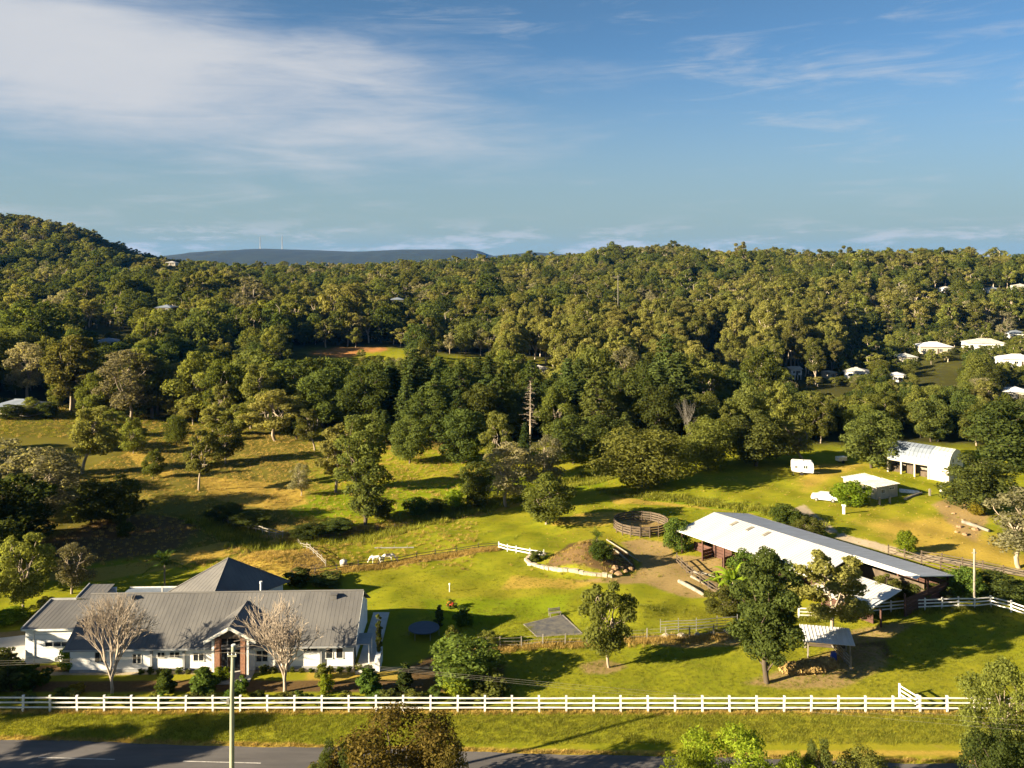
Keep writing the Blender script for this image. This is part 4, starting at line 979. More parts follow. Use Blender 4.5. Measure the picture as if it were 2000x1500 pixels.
# ------------------------------------------------------------------ yard things
def lathe(prof, n=20):
    m = MB(); b = 0
    for r, z in prof:
        for k in range(n): t = 2 * math.pi * k / n; m.v.append((r * math.cos(t), r * math.sin(t), z))
    for i in range(len(prof) - 1):
        for k in range(n): m.f.append((i * n + k, i * n + (k + 1) % n, (i + 1) * n + (k + 1) % n, (i + 1) * n + k))
    m.f.append(tuple(range(n - 1, -1, -1))); m.f.append(tuple((len(prof) - 1) * n + k for k in range(n)))
    return m
def poles():
    x, y = -20.1, 62.4; z = hz(x, y)
    r = thing('utility_pole', 'tall weathered timber power pole in front of the road', 'power pole', (x, y, z))
    MB().tube([(0.05, 0, -.5), (.02, 0, 4), (0.03, 0, 9), (.12, 0, 12.55)], [.185, .175, .155, .135], 12).build('pole', 'pole_wood', r, smooth=True)
    MB().tube([(.12, 0, 12.55), (.12, 0, 12.63)], .15, 12).build('cap', 'tin', r)
    MB().box(-.22, .42, -.26, -.16, 11.87, 11.95).build('crossarm', 'pole_wood', r)
    ins = []
    for k in (-.18, .1, .38):
        MB().tube([(k, -.2, 11.97), (k, -.2, 12.03), (k, -.2, 12.06), (k, -.2, 12.16)], [.03, .07, .05, .06], 8).build('insulator', 'steel', r); ins.append(Vector((x + k, y - .2, z + 12.17)))
    MB().box(-.33, -.16, -.13, .13, 8.4, 8.75).build('junction_box', 'steel', r)
    MB().bar((-.2, -.1, 8.6), (-.75, -.2, 8.8), .05).build('bracket', 'steel', r)
    for s, ex in ((-1, Vector((-95, 66.5, 11.4))), (1, Vector((110, 56.0, 5.6)))):
        for i, a in enumerate(ins):
            b = ex + Vector((0, (i - 1) * .9, (i - 1) * .35)); pts = []
            for t in np.linspace(0, 1, 25): p = a.lerp(b, t); p.z -= (1.6 if s < 0 else 1.2) * 4 * t * (1 - t); pts.append(p)
            o = MB().tube(pts, .005, 4).build('power_line', 'timber_grey')
            tag(o, ['lowest', 'middle', 'uppermost'][i] + (' overhead wire running left from the timber power pole' if s < 0 else ' overhead wire running right from the timber power pole'), 'wire', 'overhead wires')
    x, y, z = ground_at(1903, 1188); r = thing('utility_pole', 'slim pale pole standing by the rear white paddock fence', 'power pole', (x, y, z))
    MB().tube([(0, 0, -.4), (0, 0, 6.8)], [.14, .11], 10).build('pole', 'timber_grey', r, smooth=True); MB().box(-.25, .25, -.06, .06, 6.3, 6.4).build('crossarm', 'timber_grey', r)
    Y = 520.0; px, py = 1207, 592; x = (px - CX) / F * Y; z = hz(x, Y)
    r = thing('utility_pole', 'thin pale pole rising from the central wood', 'power pole', (x, Y, z)); h = CAMZ - (537 - HY) / F * Y - z
    MB().tube([(0, 0, -.4), (0, 0, h)], [.2, .16], 8).build('pole', 'timber_grey', r); MB().box(-1.0, 1.0, -.1, .1, h - 1.2, h - 1.0).build('crossarm', 'timber_grey', r)
    FAR.append((1196, 1218, 537, 580, Y))
    for px, top, lab in ((508, 463, 'left lattice radio mast on the blue range'), (551, 461, 'right lattice radio mast on the blue range')):
        Y = 5600.0; x = (px - CX) / F * Y; zb = 88.0; zt = CAMZ - (top - HY) / F * Y; r = thing('radio_mast', lab, 'mast', (x, Y, zb), group='radio masts')
        H = zt - zb; m = MB()
        for sx in (-1, 1):
            for sy in (-1, 1): m.bar((sx * 3, sy * 3, -8), (sx * .9, sy * .9, H), 1.0)
        for i in range(8):
            t = i / 8; w = 3 - 2.1 * t; m.bar((-w, -w, H * t), (w, -w, H * (t + .125)), .7); m.bar((w, w, H * t), (-w, w, H * (t + .125)), .7)
        m.build('lattice', 'steel', r); MB().tube([(0, 0, H - 2), (0, 0, H + 10)], .5, 6).build('antenna', 'steel', r)
poles()
def trampoline():
    y = 39.2 * F / 722; x = (828 - CX) / F * y; r = thing('trampoline', 'round dark blue trampoline in the shade beside the farmhouse', 'trampoline', (x, y, hz(x, y)))
    lathe([(0.01, .80), (1.25, .80), (1.25, .82), (0.01, .82)], 28).build('jumping_mat', 'black_rubber', r)
    lathe([(1.25, .80), (1.62, .78), (1.66, .82), (1.62, .86), (1.25, .85)], 28).build('pad', 'mat_blue', r)
    for k in range(6):
        a = k * math.pi / 3; MB().tube([(1.6 * math.cos(a), 1.6 * math.sin(a), .8), (1.6 * math.cos(a), 1.6 * math.sin(a), .02)], .03, 6).build('leg', 'steel', r)
trampoline()
def caravan():
    x, y, z = ground_at(1567, 926); r = thing('caravan', 'white caravan parked at the edge of the upper field', 'caravan', (x, y, z), math.radians(-14))
    P = [(-1.9, .55), (1.9, .5), (2.0, 1.4), (1.85, 2.35), (1.6, 2.5), (-1.7, 2.5), (-1.95, 2.2)]; k = len(P)
    MB().add([(p, -1.05, q) for p, q in P] + [(p, 1.05, q) for p, q in P], [tuple(range(k)), tuple(range(2 * k - 1, k - 1, -1))] + [(i, i + k, (i + 1) % k + k, (i + 1) % k) for i in range(k)]).build('body', 'white_paint', r, bevel=.06)
    window(r, .5, -1.05, 1.3, .8, .6, glass='glass'); window(r, -1.2, -1.05, 1.3, .6, .55); window(r, -1.93, 0, 1.35, 1.2, .6, 'y', -1)
    MB().box(-.5, .05, -1.09, -1.055, .62, 2.2).build('door', 'wall_white', r)
    for s in (-1, 1): MB().tube([(-.2, s * .95, .33), (-.2, s * 1.12, .33)], .33, 16).build('wheel', 'black_rubber', r)
    MB().bar((1.9, .5, .5), (3.1, 0, .5), .07).bar((1.9, -.5, .5), (3.1, 0, .5), .07).tube([(3.0, 0, .5), (3.0, 0, 0)], .04, 6).build('drawbar', 'steel', r)
    MB().box(-.6, .1, -.35, .35, 2.5, 2.6).build('roof_hatch', 'wall_white', r); MB().tube([(-1.6, -.8, .55), (-1.6, -.8, 0)], .04, 6).build('stabiliser', 'steel', r)
caravan()
def car():
    x, y, z = ground_at(1611, 978); r = thing('car', 'white car parked beside the low cream shed', 'car', (x, y, z), math.radians(-24))
    prof = [(-2.1, .45, .80), (-2.12, .75, .84), (-1.95, .95, .84), (-1.3, 1.0, .84), (-.75, 1.38, .66), (.65, 1.42, .66), (1.35, 1.0, .82), (2.0, .88, .80), (2.12, .6, .78), (2.05, .35, .78)]
    m = MB(); k = len(prof)
    m.add([(a, -w, b) for a, b, w in prof] + [(-2.0, -.8, .3), (2.0, -.8, .3)][::-1] + [(a, w, b) for a, b, w in prof] + [(-2.0, .8, .3), (2.0, .8, .3)][::-1],
          [tuple(range(k + 2))[::-1], tuple(range(k + 2, 2 * k + 4))] + [(i, (i + 1) % (k + 2), (i + 1) % (k + 2) + k + 2, i + k + 2) for i in range(k + 2)])
    m.build('body', 'car_paint', r, bevel=.05)
    for s in (-1, 1):
        MB().slab([(-1.1, s * .79, 1.02), (-.05, s * .79, 1.02), (-.05, s * .69, 1.34), (-.72, s * .69, 1.34)][::s * -1 or 1] if s > 0 else [(-1.1, -.79, 1.02), (-.05, -.79, 1.02), (-.05, -.69, 1.34), (-.72, -.69, 1.34)], .03).build('side_window', 'glass', r)
        MB().slab([(.05, s * .79, 1.02), (1.12, s * .8, 1.02), (.62, s * .69, 1.34), (.05, s * .69, 1.34)][::-1] if s > 0 else [(.05, -.79, 1.02), (1.12, -.8, 1.02), (.62, -.69, 1.34), (.05, -.69, 1.34)], .03).build('side_window', 'glass', r)
        for a in (-1.3, 1.3): 
            w = MB().tube([(a, s * .68, .32), (a, s * .88, .32)], .32, 16).build('wheel', 'black_rubber', r); MB().tube([(a, s * .87, .32), (a, s * .9, .32)], .19, 10).build('rim', 'steel', w)
        MB().box(2.06, 2.14, s * .6 - .14, s * .6 + .14, .62, .76).build('headlight', 'glass_sky', r); MB().box(-2.14, -2.08, s * .62 - .12, s * .62 + .12, .68, .84).build('tail_light', 'flower_red', r)
    MB().slab([(.72, -.62, 1.42), (1.33, -.72, 1.05), (1.33, .72, 1.05), (.72, .62, 1.42)], .02).build('windscreen', 'glass', r)
    MB().slab([(-.8, .6, 1.38), (-1.28, .7, 1.04), (-1.28, -.7, 1.04), (-.8, -.6, 1.38)], .02).build('rear_window', 'glass', r)
car()
def pony(label, px, py, s, rz, dark):
    x, y, z = ground_at(px, py); r = thing('pony', label, 'pony', (x, y, z), rz, 'ponies', (s, s, s))
    J = [((-.42, 0, .86), .20), ((-.15, 0, .82), .21), ((.15, 0, .82), .21), ((.40, 0, .88), .20), ((.62, 0, .90), .14), ((.84, 0, .66), .10), ((.98, 0, .40), .085), ((1.08, 0, .20), .06)]
    E = [(i, i + 1) for i in range(len(J) - 1)]
    def leg(root, pts):
        p = root
        for q, rr in pts: J.append((q, rr)); E.append((p, len(J) - 1)); p = len(J) - 1
    for s_ in (-1, 1):
        leg(0, [((-.46, s_ * .13, .62), .12), ((-.40, s_ * .13, .48), .075), ((-.52, s_ * .13, .34), .05), ((-.50, s_ * .13, .10), .04), ((-.47, s_ * .13, .02), .05)])
        leg(3, [((.42, s_ * .12, .60), .09), ((.43, s_ * .12, .34), .05), ((.43, s_ * .12, .10), .04), ((.45, s_ * .12, .02), .05)])
        leg(5, [((.80, s_ * .07, .80), .03)])
    leg(0, [((-.62, 0, .80), .05), ((-.70, 0, .45), .06), ((-.69, 0, .22), .03)])
    me = bpy.data.meshes.new('body'); me.from_pydata([j[0] for j in J], E, []); me.materials.append(MATS['horse_white'])
    o = link('body', me, r); sk = o.modifiers.new('skin', 'SKIN')
    for i, sv in enumerate(me.skin_vertices[0].data): sv.radius = (J[i][1], J[i][1]); sv.use_root = (i == 1)
    ss = o.modifiers.new('sub', 'SUBSURF'); ss.levels = 1; ss.render_levels = 1
    MB().bar((.48, 0, 1.08), (.80, 0, .84), .05, .16).build('mane', 'horse_white' if not dark else 'horse_dark', r)
    if dark:
        m = MB()
        for i in range(7):
            for j in range(5):
                pass
        ms = []
        for j, t in enumerate(np.linspace(-.25, .28, 6)):
            for a in np.linspace(-1.3, 1.3, 9): ms.append((t, .225 * math.sin(a) * 1.02, .82 + .225 * math.cos(a) * 1.02))
        m = MB().add(ms, [(j * 9 + i, j * 9 + i + 1, (j + 1) * 9 + i + 1, (j + 1) * 9 + i) for j in range(5) for i in range(8)]); m.build('saddle_patch', 'horse_dark', r, smooth=True)
pony('small white pony grazing by the fence between the green paddocks', 735, 1101, 1.05, math.radians(190), False)
pony('small white pony with a dark patch on its back grazing beside the plain white one', 757, 1099, 1.15, math.radians(12), True)
NTH0 = 'first second third fourth fifth sixth seventh eighth'.split()
def bits():
    x, y, z = ground_at(671, 1104); r = thing('water_tank', 'small round grey water tank by the paddock fence corner', 'tank', (x, y, z))
    lathe([(.45, 0), (.48, .5), (.44, .62), (.2, .74), (.01, .76)], 18).build('body', 'concrete', r, smooth=True); MB().tube([(0, 0, .75), (0, 0, .82)], .12, 10).build('lid', 'steel', r)
    x, y, z = ground_at(770, 1071); r = thing('irrigation_pipe', 'long pale irrigation pipe lying on the upper green paddock', 'pipe', (x, y, z))
    MB().tube([(-2.7, -.1, .09), (0, 0, .09), (2.7, .12, .09)], .09, 8).build('pipe', 'steel', r)
    for a in (-1.8, 0, 1.8): MB().tube([(a, 0, .09), (a, 0, .45)], .03, 6).build('sprinkler', 'steel', r)
    # grey gravelled square with edging
    q = wp((1024, 1220), (1098, 1203), (1136, 1238), (1050, 1244)); cxy = np.mean(q, 0); z = hz(*cxy)
    r = thing('gravel_pad', 'dark grey square gravel pad on the lawn behind the wire fence', 'gravel pad', (cxy[0], cxy[1], z)); q = [Vector((a - cxy[0], b - cxy[1], .0)) for a, b in q]
    if (q[1] - q[0]).cross(q[3] - q[0]).z < 0: q = q[::-1]
    MB().slab([p + Vector((0, 0, .17)) for p in q], .6).build('surface', 'grey_pad', r)
    for i in range(4):
        a, b = q[i] * 1.02, q[(i + 1) % 4] * 1.02; MB().bar(a + Vector((0, 0, .06)), b + Vector((0, 0, .06)), .12, .26).build('edging_board', 'timber_grey', r)
    rng = random.Random(9)
    # stones of the mound's edging, laid one by one
    line = W((1062, 1084), (1036, 1088), (1027, 1096), (1036, 1104), (1060, 1110), (1095, 1115), (1135, 1120), (1170, 1125), (1202, 1129)); P = []
    for (x0, y0), (x1, y1) in zip(line[:-1], line[1:]):
        k = max(1, round(math.hypot(x1 - x0, y1 - y0) / .62))
        for i in range(k): P.append((x0 + (x1 - x0) * i / k, y0 + (y1 - y0) * i / k, math.atan2(y1 - y0, x1 - x0)))
    r = thing('stone_edging', 'curved row of pale stone blocks around the foot of the garden mound', 'stone edging', (P[0][0], P[0][1], hz(P[0][0], P[0][1]))); base = Vector(r.location)
    sm = []
    for v in range(5):
        m = MB().box(-.30, .30, -.2, .2, -.2, .36); m.v = [(a + rng.uniform(-.05, .05), b + rng.uniform(-.04, .04), c + rng.uniform(-.06, .06)) for a, b, c in m.v]; sm.append(m.mesh('stone', 'stone'))
    for x, y, a in P: link('stone', rng.choice(sm), r, Vector((x, y, hz(x, y))) - base, (0, 0, a + rng.uniform(-.15, .15)), (rng.uniform(.85, 1.1),) * 3)
    # loose rocks of the mound and bank
    def rocks(spots, label, group, smin, smax, mat='stone'):
        for i, (px, py) in enumerate(spots):
            x, y, z = ground_at(px, py); m = lathe([(.02, -.2), (.5, -.1), (.62, .15), (.45, .42), (.15, .52)], 7); m.v = [(a * rng.uniform(.8, 1.2), b * rng.uniform(.7, 1.1), c * rng.uniform(.8, 1.2)) for a, b, c in m.v]
            o = m.build('boulder', mat, None, (x, y, z), (0, 0, rng.uniform(0, 6))); s = rng.uniform(smin, smax); o.scale = (s, s, s * .8); tag(o, NTH0[i] + ' ' + label, 'rock', group)
    rocks([(1196, 1118), (1208, 1122), (1222, 1117), (1214, 1110), (1232, 1112), (1201, 1110)], 'tan boulder in the rock pile at the mound foot, counted from the edging', 'rocks at the foot of the mound', .5, .9, 'rock_tan')
    rocks([(1850, 990), (1862, 1004), (1880, 1016), (1893, 1024), (1874, 1030), (1905, 1035), (1868, 1040), (1885, 1045)], 'tan boulder on the eroded bank, counted from the top', 'rocks on the eroded bank', .4, .9, 'rock_tan')
    rocks([(1300, 1244), (1330, 1243), (1362, 1241), (1392, 1239), (1420, 1236)], 'pale rock from the left beside the steel rail panels', 'rocks beside the steel panels', .5, .9)
    rocks([(1920, 908), (1934, 915), (1946, 912)], 'pale rock from the left in the heap by the arched barn', 'rocks right of the arched barn', .8, 1.3)
    # loose timber on the mound and by the bank
    for (a, b, w, lab) in [((1185, 1055), (1250, 1098), .18, 'long grey pole leaning down the far side of the mound'), ((1195, 1070), (1235, 1105), .22, 'short grey beam lying across the mound'), ((1768, 977), (1800, 965), .45, 'fallen log lying right of the cream shed'), ((1880, 1022), (1932, 1040), .5, 'dark fallen log on the eroded bank'), ((1326, 1138), (1376, 1166), .45, 'long pale sleeper edging the stable yard'), ((1350, 1128), (1390, 1150), .3, 'weathered timber stacked in the stable yard'), ((1345, 1118), (1400, 1128), .3, 'second weathered timber lying in the stable yard')]:
        p, q = [Vector(ground_at(*t)) for t in (a, b)]; up = Vector((0, 0, w * .45)); c = p.copy()
        o = MB().tube([Vector((0, 0, 0)) + up, (q - p) * .5 + up + Vector((0, 0, .05)), (q - p) + up], [w * .5, w * .52, w * .42], 8).build('log', 'timber_grey', None, c); tag(o, lab, 'log')
    # white post, bins, trailer
    x, y, z = ground_at(1648, 1004); r = thing('water_tap_post', 'white post standing in the field below the cream shed', 'post', (x, y, z))
    MB().box(-.16, .16, -.16, .16, -.2, 1.25).build('post', 'white_paint', r); MB().box(-.25, .25, -.22, .22, 1.25, 1.45).build('box', 'white_paint', r)
    x, y, z = ground_at(1643, 904); r = thing('trailer', 'small white covered trailer near the wood edge', 'trailer', (x, y, z), .3)
    MB().box(-1.0, 1.0, -.6, .6, .45, 1.25).build('body', 'white_paint', r, bevel=.12); MB().bar((1, 0, .5), (1.9, 0, .45), .08).build('drawbar', 'steel', r)
    for s in (-1, 1): MB().tube([(0, s * .6, .3), (0, s * .75, .3)], .3, 14).build('wheel', 'black_rubber', r)
    x, y, z = ground_at(1776, 962); r = thing('dinghy', 'small upturned pale dinghy on the grass behind the cream shed', 'boat', (x, y, z), -.35)
    m = MB(); S = []
    for t in np.linspace(-1, 1, 9):
        w = .62 * (1 - max(0, t) ** 2.2) + .02
        for a in np.linspace(0, math.pi, 7): S.append((t * 1.6, w * math.cos(a), .05 + .5 * (1 - .25 * max(0, t)) * math.sin(a)))
    m.add(S, [(j * 7 + i, j * 7 + i + 1, (j + 1) * 7 + i + 1, (j + 1) * 7 + i) for j in range(8) for i in range(6)] + [tuple(range(7))]); m.build('hull', 'white_paint', r, smooth=True); MB().bar((-1.55, 0, .55), (1.3, 0, .5), .07).build('keel', 'timber_grey', r)
    for i, (px, py) in enumerate([(1718, 985), (1738, 983), (1816, 968), (1838, 962)]):
        x, y, z = ground_at(px, py); o = MB().box(-.14, .14, -.14, .14, -.3, 1.1).add([(-.14, -.14, 1.1), (.14, -.14, 1.1), (.14, .14, 1.1), (-.14, .14, 1.1), (0, 0, 1.2)], [(0, 1, 4), (1, 2, 4), (2, 3, 4), (3, 0, 4)]).build('garden_post', 'timber_grey' if i < 3 else 'white_paint', None, (x, y, z)); tag(o, ['first', 'second', 'third', 'white fourth'][i] + ' short post from the left in the row below the cream shed', 'post', 'posts by the cream shed')
    x, y, z = ground_at(878, 1156); r = thing('lamp_post', 'thin white garden post on the lawn edge', 'post', (x, y, z)); MB().tube([(0, 0, -.2), (0, 0, .85)], .05, 8).build('post', 'white_paint', r); lathe([(.09, .85), (.11, 1.0), (.02, 1.06)], 10).build('lamp', 'white_paint', r)
    x, y, z = ground_at(1084, 1204); r = thing('garden_bench', 'small grey garden bench at the corner of the gravel pad', 'bench', (x, y, z), .3)
    for i in range(3): MB().box(-.7, .7, -.2 + i * .15, -.08 + i * .15, .42, .46).build('seat_slat', 'timber_grey', r)
    for i in range(2): MB().box(-.7, .7, .27, .30, .55 + i * .18, .68 + i * .18).build('back_slat', 'timber_grey', r)
    for sx in (-.6, .6): MB().box(sx - .04, sx + .04, -.2, -.12, 0, .42).box(sx - .04, sx + .04, .3, .36, 0, .9).build('leg', 'timber_grey', r)
    # driveway by the wing
    P = wp((-140, 1262), (60, 1240), (64, 1296), (-140, 1318)); MB().slab([(a, b, hz(a, b) + .05) for a, b in (P if (P[1][0] - P[0][0]) * (P[3][1] - P[0][1]) - (P[1][1] - P[0][1]) * (P[3][0] - P[0][0]) > 0 else P[::-1])], .3).build('driveway', 'concrete')
    d = bpy.data.objects['driveway']; tag(d, 'pale concrete driveway at the left end of the farmhouse', kind='structure')
    P = [(84.0, 366), (118, 420), (123, 418), (90, 362)]; V = [(a, b, hz(a, b) + .4) for a, b in [(66, 330), (74, 345), (84, 366), (97, 390), (118, 420)]]
    m = MB()
    for (p, q) in zip(V[:-1], V[1:]): d = (Vector(q) - Vector(p)).normalized(); s = Vector((-d.y, d.x, 0)) * 2.6; m.add([Vector(p) - s, Vector(q) - s, Vector(q) + s, Vector(p) + s], [(0, 1, 2, 3)])
    tag(m.build('estate_road', 'asphalt'), 'grey estate road climbing past the far houses on the right', kind='structure')
bits()

